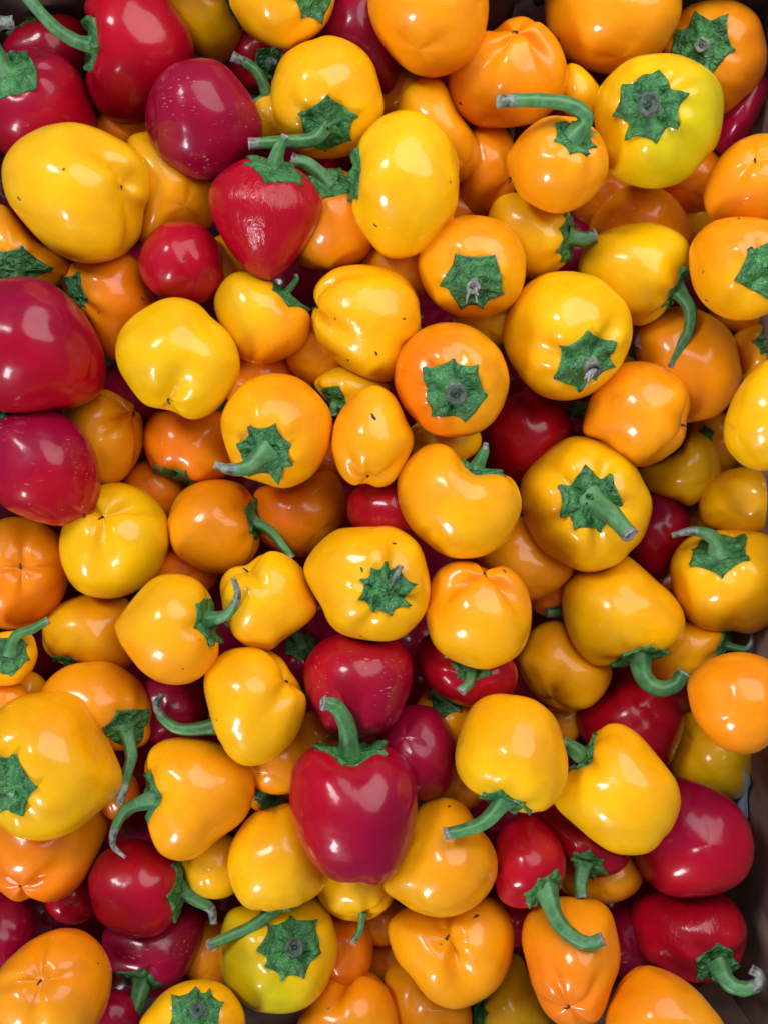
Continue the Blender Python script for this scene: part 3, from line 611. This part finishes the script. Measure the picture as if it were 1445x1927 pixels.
def measure(q):
    q['cx'], q['cy'] = centroid(q['o'])
    q['pol'] = polar([(x - q['cx'], q['cy'] - y) for x, y in q['o']])        # y up
    q['R'] = math.sqrt((q['pol'] ** 2).mean())
    q['h'] = q['R'] * q['depth']


free = np.ones(gx.shape, bool)
for q in PEPPERS:
    free &= ~cover(q)
while free.sum() > 12:
    best, bp = -1, None
    cand = np.argwhere(free)
    for iy, ix in cand[::max(1, len(cand) // 150)]:
        n = (free & (np.hypot(gx - gx[iy, ix], gy - gy[iy, ix]) < 105)).sum()
        if n > best:
            best, bp = n, (float(gx[iy, ix]), float(gy[iy, ix]))
    if best < 10 or bp[0] > 1330:
        if bp[0] > 1330:
            free &= gx < 1330
            continue
        break
    P('M', 6, 'Z', 'E%f,%f,112,108' % bp, 'added dark red filler pepper that darkens the bottom of a gap between the others', u=(rng.uniform(-0.6, 0.6), rng.uniform(-0.6, 0.6), -0.8))
    measure(PEPPERS[-1])
    free &= ~cover(PEPPERS[-1])

# ------------------------------------------------------------------ how deep each one lies: every pepper rests below those that cover it
G = 8
order = sorted(range(len(PEPPERS)), key=lambda i: (PEPPERS[i]['layer'], i))
for q in PEPPERS:
    m = q['pol'].max() + G
    x0, x1 = math.floor((q['cx'] - m) / G), math.ceil((q['cx'] + m) / G)
    y0, y1 = math.floor((q['cy'] - m) / G), math.ceil((q['cy'] + m) / G)
    gx, gy = np.meshgrid(np.arange(x0, x1 + 1) * G, np.arange(y0, y1 + 1) * G)
    dx, dy = gx - q['cx'], q['cy'] - gy
    rho = np.hypot(dx, dy) / ring(q['pol'], np.arctan2(dy, dx))
    q['grid'] = (x0, y0, x1, y1, np.where(rho < 1, q['h'] * np.sqrt(np.clip(1 - rho ** 2, 0, 1)), -1.0))
LAM = 0.3
for k, i in enumerate(order):
    b = PEPPERS[i]
    z = (0, -30, -60, -120, -180, -240, -460)[b['layer']] + b['dz']
    bx0, by0, bx1, by1, bh = b['grid']
    for j in order[:k]:
        a = PEPPERS[j]
        ax0, ay0, ax1, ay1, ah = a['grid']
        X0, Y0, X1, Y1 = max(ax0, bx0), max(ay0, by0), min(ax1, bx1), min(ay1, by1)
        if X0 > X1 or Y0 > Y1:
            continue
        A = ah[Y0 - ay0:Y1 - ay0 + 1, X0 - ax0:X1 - ax0 + 1]
        B = bh[Y0 - by0:Y1 - by0 + 1, X0 - bx0:X1 - bx0 + 1]
        ok = (A >= 0) & (B >= 0)
        if ok.any():
            z = min(z, a['z'] - (B + LAM * A)[ok].max() * 0.97)
    b['z'] = max(z, -800)

# ------------------------------------------------------------------ geometry helpers
CAM = np.array([0, 0, D])


def ray(x, y):
    d = np.array([(x - PW / 2) / FPX, (PH / 2 - y) / FPX, -1.0])
    return d


def mesh_object(name, verts, faces, mat, parent=None, origin=None, smooth=True, attrs=None):
    me = bpy.data.meshes.new(name)
    me.from_pydata([tuple(v) for v in verts], [], faces)
    me.materials.append(mat)
    if smooth:
        me.polygons.foreach_set('use_smooth', [True] * len(me.polygons))
    for an, typ, data in (attrs or []):
        a = me.attributes.new(an, typ, 'POINT')
        if typ == 'FLOAT_COLOR':
            a.data.foreach_set('color', np.asarray(data, dtype=np.float32).ravel())
        else:
            a.data.foreach_set('value', np.asarray(data, dtype=np.float32).ravel())
    me.update()
    o = bpy.data.objects.new(name, me)
    COL.objects.link(o)
    if parent is not None:
        o.parent = parent
    if origin is not None:
        o.location = origin
    return o


NT, NP = 46, 72


def grid_faces(nt, npx):
    f = []
    for i in range(nt - 1):
        for j in range(npx):
            k = (j + 1) % npx
            f.append((i * npx + j, (i + 1) * npx + j, (i + 1) * npx + k, i * npx + k))
    return f


FRUIT_FACES = None


class Fruit:
    def __init__(self, q, seed):
        r = random.Random(seed)
        self.q = q
        # where it lies
        d = ray(q['cx'], q['cy'])
        self.C = CAM + d * (D - q['z'] * S)
        self.ez = -d / np.linalg.norm(d)
        ex = np.array([1.0, 0, 0]) - self.ez * self.ez[0]
        self.ex = ex / np.linalg.norm(ex)
        self.ey = np.cross(self.ez, self.ex)
        self.k = (D - q['z'] * S) / FPX                      # metres per pixel at its depth
        loc = [self.to_local(x, y) for x, y in q['o']]
        self.pol = polar([(a, b) for a, b in loc])
        self.R = math.sqrt((self.pol ** 2).mean())
        self.depth = self.R * q['depth']
        # axis, blossom end to stem
        if q['u'] is not None:
            u = np.array(q['u'], dtype=float)
        else:
            e = q['s'] or q['b']
            a, b = self.to_local(*e)
            th = math.atan2(b, a)
            rho = min(0.975, math.hypot(a, b) / float(ring(self.pol, np.array([th]))[0]))
            w = math.sqrt(1 - rho * rho) * (-1 if q['back'] else 1)
            u = np.array([rho * math.cos(th), rho * math.sin(th), w])
            if not q['s']:
                u = -u
        self.u = u / np.linalg.norm(u)
        t = np.array([0, 0, 1.0]) if abs(self.u[2]) < 0.8 else np.array([0, 1.0, 0])
        v = np.cross(t, self.u)
        self.v = v / np.linalg.norm(v)
        self.w = np.cross(self.u, self.v)
        self.e = r.uniform(0.84, 0.95)
        self.ph = q['spin'] if q['spin'] is not None else r.uniform(0, 6.28)
        self.nb = r.choice([5, 6, 7])
        self.waves = [(np.array([r.gauss(0, 1) for _ in range(3)]) * 2.0, r.uniform(0, 6.28), r.uniform(0.006, 0.014)) for _ in range(5)]
        self.fine = [(np.array([r.gauss(0, 1) for _ in range(3)]) * 5.5, r.uniform(0, 6.28), r.uniform(0.002, 0.0045)) for _ in range(5)]
        tt, pp = np.meshgrid(np.linspace(0.001, math.pi - 0.001, 90), np.linspace(0, 2 * math.pi, 120, endpoint=False), indexing='ij')
        b0 = self.base(tt.ravel(), pp.ravel())
        th = np.arctan2(b0[:, 1], b0[:, 0])
        rr = np.hypot(b0[:, 0], b0[:, 1])
        idx = np.floor((th + math.pi) / (2 * math.pi) * 120).astype(int) % 120
        mx = np.zeros(120)
        np.maximum.at(mx, idx, rr)
        s0 = np.interp(ANG, -math.pi + (np.arange(120) + 0.5) * 2 * math.pi / 120, mx, period=2 * math.pi)
        self.s0 = smooth_periodic(s0, 2)
        self.kk = self.pol / self.s0
        self.km = self.kk.mean()

    def to_local(self, x, y, w=0.0):
        """photo pixel -> local (a, b) on the plane facing the camera at height w over the centre"""
        d = ray(x, y)
        c = self.C + self.ez * w
        t = np.dot(c - CAM, self.ez) / np.dot(d, self.ez)
        p = CAM + d * t - c
        return float(np.dot(p, self.ex)), float(np.dot(p, self.ey))

    def base(self, t, p):
        q = self.q
        st, ct = np.sin(t), np.cos(t)
        rho = np.abs(st) ** self.e
        h = np.sign(ct) * np.abs(ct) ** self.e
        h = h - q['ds'] * np.exp(-(rho / 0.36) ** 2) * (ct > 0) + q['db'] * np.exp(-(rho / 0.22) ** 2) * (ct < 0)
        n = q['lobes']
        g = (0.5 + 0.5 * np.cos(n * (p - self.ph) + 0.35 * np.sin(p + self.ph * 2))) ** 3.5
        wb = np.clip((-ct - 0.1) / 0.9, 0, 1) ** 1.3
        ws = np.clip((ct - 0.2) / 0.8, 0, 1)
        edge = np.clip(rho / 0.3, 0, 1)
        f = 1 - g * (q['amp'] * 0.9 + q['fb'] * wb + q['fs'] * ws) * edge
        f = f + q['amp'] * 0.35 * np.cos(2 * (p - self.ph * 1.7)) * rho
        f = f + 0.022 * np.cos(self.nb * p + self.ph * 3 + 0.8 * np.sin(p * 2 + self.ph)) * np.exp(-((rho - 0.6) / 0.2) ** 2) * (ct > 0)
        a = np.stack([rho * np.cos(p), rho * np.sin(p), h], -1)
        for kv, ph, am in self.waves + self.fine:
            f = f + am * np.sin(a @ kv + ph)
        a = a * f[:, None]
        return a[:, 0:1] * self.v + a[:, 1:2] * self.w + a[:, 2:3] * self.u

    def pos(self, t, p):
        b = self.base(t, p)
        th = np.arctan2(b[:, 1], b[:, 0])
        rr = np.hypot(b[:, 0], b[:, 1])
        x = np.clip(rr / ring(self.s0, th), 0, 1)
        x = x * x * (3 - 2 * x)
        k = self.km + (ring(self.kk, th) - self.km) * x
        return np.stack([b[:, 0] * k, b[:, 1] * k, b[:, 2] * self.depth], -1)

    def nrm(self, t, p):
        e = 0.02
        du = self.pos(t + e, p) - self.pos(t - e, p)
        dv = self.pos(t, p + e) - self.pos(t, p - e)
        n = np.cross(du, dv)
        l = np.linalg.norm(n, axis=1, keepdims=True)
        n = n / np.maximum(l, 1e-12)
        c = self.pos(t, p)
        s = np.sign((n * c).sum(1, keepdims=True))
        s[s == 0] = 1
        return n * s

    def world(self, loc):
        """local offset -> world offset from the centre"""
        return loc[:, 0:1] * self.ex + loc[:, 1:2] * self.ey + loc[:, 2:3] * self.ez

    def body(self):
        t = np.linspace(0.0, math.pi, NT)
        t = t + 0.12 * np.sin(2 * t) * -1          # more rings towards the two ends
        t = np.clip(t, 1e-3, math.pi - 1e-3)
        tt, pp = np.meshgrid(t, np.linspace(0, 2 * math.pi, NP, endpoint=False), indexing='ij')
        loc = self.pos(tt.ravel(), pp.ravel())
        return loc, tt.ravel(), pp.ravel()


def tube(path, radii, seg=14, ridges=5, ridge=0.11, seed=0):
    """verts and faces of a ridged tube along path (n,3)"""
    r = random.Random(seed)
    n = len(path)
    tan = np.gradient(path, axis=0)
    tan /= np.maximum(np.linalg.norm(tan, axis=1, keepdims=True), 1e-12)
    ref = np.array([0.3, 0.2, 0.93])
    if abs(np.dot(ref, tan[0])) > 0.9:
        ref = np.array([1.0, 0, 0])
    nrm = ref - tan[0] * np.dot(ref, tan[0])
    V = []
    ph = r.uniform(0, 6.28)
    for i in range(n):
        nrm = nrm - tan[i] * np.dot(nrm, tan[i])
        nrm /= max(np.linalg.norm(nrm), 1e-12)
        bn = np.cross(tan[i], nrm)
        for j in range(seg):
            a = 2 * math.pi * j / seg
            rr = radii[i] * (1 + ridge * math.cos(ridges * a + ph + i * 0.02) + 0.03 * math.sin(i * 0.9 + a * 2 + ph))
            V.append(path[i] + rr * (math.cos(a) * nrm + math.sin(a) * bn))
    return np.array(V), grid_faces(n, seg), tan


def tube_phase(seed):
    return random.Random(seed).uniform(0, 6.28)


def catmull(p, m):
    p = np.array(p)
    p = np.vstack([2 * p[0] - p[1], p, 2 * p[-1] - p[-2]])
    out = []
    for i in range(1, len(p) - 2):
        for t in np.linspace(0, 1, m, endpoint=False):
            p0, p1, p2, p3 = p[i - 1:i + 3]
            out.append(0.5 * (2 * p1 + (p2 - p0) * t + (2 * p0 - 5 * p1 + 4 * p2 - p3) * t * t + (3 * p1 - p0 - 3 * p2 + p3) * t ** 3))
    out.append(p[-2])
    return np.array(out)


# ------------------------------------------------------------------ build every pepper
def build_pepper(q, i):
    global FRUIT_FACES
    F = Fruit(q, 100 + i)
    r = random.Random(900 + i)
    kind = KIND[q['c']]
    loc, tt, pp = F.body()
    if FRUIT_FACES is None:
        FRUIT_FACES = grid_faces(NT, NP) + [tuple(range(NP)), tuple((NT - 1) * NP + j for j in reversed(range(NP)))]
    # skin colour, with the second colour on one side
    c1 = np.array(COLOURS[q['c']])
    jit = 1 + np.array([r.uniform(-0.03, 0.03), r.uniform(-0.07, 0.07), r.uniform(-0.2, 0.2)])
    c1 = c1 * jit
    col = np.tile(c1, (len(loc), 1))
    if q['c2']:
        d2 = np.array([q['d2'][0], q['d2'][1]], dtype=float)
        d2 /= max(np.linalg.norm(d2), 1e-9)
        m = (loc[:, :2] @ d2) / F.R
        m = m + 0.25 * np.sin(loc[:, 0] / F.R * 3 + i) * np.cos(loc[:, 1] / F.R * 2.6 + i)
        m = np.clip(0.5 + 0.75 * m, 0, 1)
        m = m * m * (3 - 2 * m)
        col = col * (1 - m[:, None]) + np.array(COLOURS[q['c2']]) * m[:, None]
    col = np.concatenate([np.clip(col, 0, 1), np.ones((len(loc), 1))], 1)
    mat = {'W': M_WRK, 'S': M_SCR, 'L': M_CRS, 'T': M_WET}.get(q['mat'], M_RED if kind == 'red' else M_SKIN)
    has_parts = bool(q['cal'] or q['st'] or q['stub'] or q['b'] or q['marks'])
    wv = F.world(loc)
    if has_parts:
        root = bpy.data.objects.new(kind + '_pepper', None)
        root.empty_display_size = 0.01
        COL.objects.link(root)
        root.location = F.C
        mesh_object('fruit', wv, FRUIT_FACES, mat, root, attrs=[('skin', 'FLOAT_COLOR', col)])
    else:
        root = mesh_object(kind + '_pepper', wv, FRUIT_FACES, mat, None, F.C, attrs=[('skin', 'FLOAT_COLOR', col)])
    root['label'] = q['label']
    root['category'] = 'pepper'
    root['group'] = kind + ' peppers heaped in the box' if q['layer'] < 6 else 'added dark red filler peppers that darken the gaps'
    # calyx: a toothed green cap that follows the skin round the stem
    stem_parent = root
    if q['cal']:
        T0 = q['cal'] * F.k / F.R
        nr, ns = 13, 84
        n = q['n']
        ph = np.linspace(0, 2 * math.pi, ns, endpoint=False)
        off = r.uniform(0, 1)
        x = ph / (2 * math.pi) * n + off
        x = x + 0.22 * np.sin(ph + off * 20) + 0.10 * np.sin(2 * ph + off * 33)
        tooth = np.abs((x % 1.0) - 0.5) * 2                       # 1 at a tip, 0 between
        tid = np.floor(x + 0.5).astype(int) % n
        ta = np.array([r.uniform(0.75, 1.2) for _ in range(n)])
        lift = np.array([r.uniform(-0.01, 0.07) for _ in range(n)])
        tip = 0.55 * tooth ** 2 + 0.45 * tooth ** 7
        T = T0 * (0.80 + 0.30 * tip * ta[tid] + 0.03 * np.sin(ph * 2 + off * 9))
        rf = np.concatenate([np.linspace(0.03, 1.0, nr), [1.0]])
        P_, O_ = [], []
        w = [(r.gauss(0, 7), r.gauss(0, 7), r.uniform(0, 6.28)) for _ in range(6)]
        for a in range(nr + 1):
            f = rf[a]
            P_.append(np.stack([T * f, ph], -1))
            bx, by = f * np.cos(ph), f * np.sin(ph)
            bumps = sum(np.sin(kx * bx + ky * by + pz) for kx, ky, pz in w) / 6
            rib = np.cos(2 * math.pi * (x % 1.0)) * 0.5 + 0.5      # a raised vein to each tip
            o = 0.022 + 0.060 * bumps * (0.3 + f) + 0.022 * rib * f + 0.16 * math.exp(-(f / 0.33) ** 2) + lift[tid] * f ** 3 * tip
            o = np.maximum(o, 0.012)
            if a == nr:
                o = np.full(ns, -0.012)
            O_.append(o)
        tp = np.concatenate(P_)
        of = np.concatenate(O_)[:, None] * F.R
        cl = F.pos(tp[:, 0], tp[:, 1]) + F.nrm(np.maximum(tp[:, 0], 0.05), tp[:, 1]) * of
        faces = grid_faces(nr + 1, ns) + [tuple(range(ns))]
        mesh_object('calyx', F.world(cl), faces, M_CAL, root)
    if q['st'] or q['stub']:
        one = np.array([0.02]), np.array([0.0])
        p0 = F.pos(*one)[0]
        nn = F.world(F.u[None, :])[0]
        ul = F.u.copy()
        if q['stub']:
            rad, ln = q['stub'][0] * F.R, q['stub'][1] * F.R
            tl = ul + np.array([r.uniform(-0.2, 0.2), r.uniform(-0.3, 0.1), 0])
            P3 = [p0 - ul * 0.03 * F.R, p0 + ul * 0.08 * F.R, p0 + ul * 0.10 * F.R + tl * ln]
            r0, r1 = rad * 1.15, rad * 0.95
        else:
            up = (q['up'] if q['up'] is not None else 10) * F.k
            sp = q['st']
            L = [0.0]
            for a in range(1, len(sp)):
                L.append(L[-1] + math.hypot(sp[a][0] - sp[a - 1][0], sp[a][1] - sp[a - 1][1]))
            P3 = []
            for a, (x_, y_) in enumerate(sp):
                f = L[a] / L[-1]
                w_ = p0[2] + up * (1 - (1 - f) ** 1.6)
                if a == 0:
                    P3.append(p0 - ul * 0.02 * F.R)
                else:
                    la, lb = F.to_local(x_, y_, w_)
                    P3.append(np.array([la, lb, w_]))
            r0, r1 = q['r'][0] * F.k * 0.9, q['r'][1] * F.k * 0.88
        path = catmull(P3, 9)
        m = len(path)
        f = np.linspace(0, 1, m)
        rad = (r0 + (r1 - r0) * f ** 0.7) * (1 + 0.35 * np.exp(-(f / 0.10) ** 2)) * (1 + 0.10 * np.exp(-((1 - f) / 0.06) ** 2))
        V, faces, tan = tube(path, rad, seg=15, ridge=0.035 if q['stub'] else 0.11, seed=i)
        lo = 1.0 - q['dry']
        dry = np.repeat(np.clip((f - q['dry']) / 0.25 + 0.5, 0, 1), 15)
        if q['stub']:
            dry = np.repeat(np.clip(0.35 + f * 0.5, 0, 1), 15)
        stem = mesh_object('stem', F.world(V), faces, M_STEM, stem_parent, attrs=[('dry', 'FLOAT', dry), ('streak', 'FLOAT', np.tile(np.clip(np.cos(5 * 2 * math.pi * np.arange(15) / 15 + tube_phase(i)), 0, 1), m))])
        # ragged pale cut end: rim, hollow, pith
        last = V[-15:]
        c = last.mean(0)
        rr = [random.Random(i * 31 + a).uniform(0.5, 1.0) for a in range(15)]
        v2 = [c + (p - c) * (0.75 + 0.3 * rr[-a]) + tan[-1] * rad[-1] * 0.30 * rr[a] for a, p in enumerate(last)]
        v3 = [c + (p - c) * (0.45 + 0.35 * rr[a]) + tan[-1] * rad[-1] * 0.22 * rr[-a] for a, p in enumerate(last)]
        v4 = [c + (p - c) * 0.45 - tan[-1] * rad[-1] * 0.22 for p in last]
        v5 = [c + (p - c) * 0.2 + tan[-1] * rad[-1] * 0.02 for p in last]
        VV = np.array(list(last) + v2 + v3 + v4 + v5)
        mesh_object('cut_end', F.world(VV), grid_faces(5, 15) + [tuple(60 + a for a in range(15))], M_DARKCUT if q['stub'] and i % 3 else M_CUT, stem)
        if q['stub'] and q['dry'] < 0.5:            # frayed fibres torn from the stub
            for a in range(3):
                s0 = path[-1] + np.array([r.uniform(-1, 1), r.uniform(-1, 1), 0]) * rad[-1] * 0.5
                dr = np.array([r.uniform(-0.7, 0.3), r.uniform(-1.2, -0.5), r.uniform(0.1, 0.6)])
                pf = catmull([s0, s0 + dr * rad[-1] * 0.9, s0 + dr * rad[-1] * 1.8 + np.array([0.2, 0, -0.3]) * rad[-1]], 5)
                V, faces, _ = tube(pf, np.linspace(rad[-1] * 0.28, rad[-1] * 0.1, len(pf)), seg=7, seed=a)
                mesh_object('fibre', F.world(V), faces, M_CUT, stem)
    if q['b']:
        p0 = F.pos(np.array([math.pi - 0.01]), np.array([0.0]))[0]
        ul = -F.u
        a = r.uniform(0, 6.28)
        side = np.array([math.cos(a), math.sin(a), 0.2])
        k = F.k
        path = catmull([p0 - ul * 2 * k, p0 + ul * 2.5 * k, p0 + ul * 4 * k + side * 4 * k, p0 + ul * 3 * k + side * 9 * k], 5)
        V, faces, _ = tube(path, np.linspace(2.6, 1.0, len(path)) * k, seg=8, seed=i)
        mesh_object('blossom_scar', F.world(V), faces + [tuple(len(V) - 8 + j for j in range(8))], M_SCAR, root)
    for x_, y_ in q['marks']:
        la, lb = F.to_local(x_, y_)
        dd = np.hypot(loc[:, 0] - la, loc[:, 1] - lb) + np.where(loc[:, 2] < 0, 1.0, 0.0)
        j = int(np.argmin(dd))
        t0, p0 = tt[j], pp[j]
        big = r.uniform(3.0, 5.5) * F.k / F.R
        ang = np.linspace(0, 2 * math.pi, 12, endpoint=False)
        rot = r.uniform(0, 3)
        rr = np.array([big * r.uniform(0.55, 1.15) for _ in ang])
        ca, sa = rr * np.cos(ang) * 1.3, rr * np.sin(ang) * 0.6
        dt, dp = ca * math.cos(rot) - sa * math.sin(rot), ca * math.sin(rot) + sa * math.cos(rot)
        T1 = t0 + np.concatenate([[0], dt * 0.5, dt])
        P1 = p0 + np.concatenate([[0], dp * 0.5, dp]) / max(0.25, math.sin(t0))
        v = F.pos(T1, P1) + F.nrm(T1, P1) * (np.array([0.5] + [0.9] * 12 + [0.15] * 12)[:, None] * F.k)
        fc = [(0, 1 + a, 1 + (a + 1) % 12) for a in range(12)] + [(1 + a, 13 + a, 13 + (a + 1) % 12, 1 + (a + 1) % 12) for a in range(12)]
        mesh_object('blemish', F.world(v), fc, r.choice([M_SCAR, M_BRUISE]), root)
    return root


for i, q in enumerate(PEPPERS):
    build_pepper(q, i)


# ------------------------------------------------------------------ the cardboard box and its paper lining
def wall(name, x0, x1, y0, y1, z0, z1, parent, mat=M_BOX, nu=24, wob=2.0, seed=1):
    """a board with slightly wavy faces, in photo pixels"""
    bm = bmesh.new()
    bmesh.ops.create_cube(bm, size=1)
    bmesh.ops.subdivide_edges(bm, edges=bm.edges[:], cuts=nu // 2, use_grid_fill=True)
    r = random.Random(seed)
    ph = [r.uniform(0, 6) for _ in range(6)]
    for v in bm.verts:
        c = v.co.copy()
        x = x0 + (c.x + 0.5) * (x1 - x0)
        y = y0 + (c.y + 0.5) * (y1 - y0)
        z = z0 + (c.z + 0.5) * (z1 - z0)
        n = wob * (math.sin(x * 0.011 + y * 0.013 + ph[0]) + math.sin(z * 0.02 + y * 0.02 + x * 0.017 + ph[1]))
        if x1 - x0 < 40:
            x += n
        elif y1 - y0 < 40:
            y += n
        else:
            z += n
        v.co = (x * S, y * S, z * S)
    me = bpy.data.meshes.new(name)
    bm.to_mesh(me)
    bm.free()
    me.materials.append(mat)
    o = bpy.data.objects.new(name, me)
    COL.objects.link(o)
    o.parent = parent
    return o


box = bpy.data.objects.new('cardboard_box', None)
COL.objects.link(box)
box.location = (0, 0, 0)
box['label'] = 'dark brown cardboard box holding the peppers, its wall showing at the right edge'
box['category'] = 'box'
wall('wall', 802, 826, -1140, 1090, -960, 0, box, seed=1)
wall('wall', -930, -906, -1140, 1090, -960, 0, box, seed=2)
wall('wall', -904, 800, 1066, 1088, -960, 0, box, seed=3)
wall('wall', -904, 800, -1138, -1116, -960, 0, box, seed=4)
wall('base', -904, 800, -1114, 1064, -960, -940, box, seed=5)


def paper(name, corners, label, seed):
    r = random.Random(seed)
    A, B, C_, D_ = [np.array(c, dtype=float) for c in corners]
    n = 18
    V, F_ = [], []
    nrm = np.cross(B - A, D_ - A)
    nrm /= np.linalg.norm(nrm)
    ph = [r.uniform(0, 6) for _ in range(4)]
    for side in (0.0, 1.5):
        for i in range(n):
            for j in range(n):
                u, v = i / (n - 1), j / (n - 1)
                uu = u
                vv = v * (1 - 0.18 * abs(math.sin(u * 5 + ph[0])))
                p = (A * (1 - uu) + B * uu) * (1 - vv) + (D_ * (1 - uu) + C_ * uu) * vv
                p = p + nrm * (4 * math.sin(u * 7 + v * 3 + ph[1]) + 3 * abs(math.sin(v * 9 + u * 4 + ph[2])) + side)
                V.append(p * S)
    N = n * n
    for i in range(n - 1):
        for j in range(n - 1):
            a = i * n + j
            F_.append((a, a + n, a + n + 1, a + 1))
            F_.append((N + a, N + a + 1, N + a + n + 1, N + a + n))
    rim = [i * n for i in range(n)] + [(n - 1) * n + j for j in range(1, n)] + [i * n + n - 1 for i in range(n - 2, -1, -1)] + [j for j in range(n - 2, 0, -1)]
    for a in range(len(rim)):
        b = (a + 1) % len(rim)
        F_.append((rim[a], rim[b], N + rim[b], N + rim[a]))
    o = mesh_object(name, V, F_, M_PAPER)
    o['label'] = label
    o['category'] = 'paper'
    o['group'] = 'bluish paper pieces lining the box'
    return o


paper('lining_paper', [(794, -540, -430), (794, -668, -430), (794, -668, -292), (794, -540, -270)], 'pale blue paper scrap between the magenta red pepper and the right box wall', 3)
paper('lining_paper', [(272, 1056, -420), (345, 1056, -420), (345, 1056, -150), (272, 1056, -150)], 'pale blue paper scrap between two orange peppers at the top edge', 4)
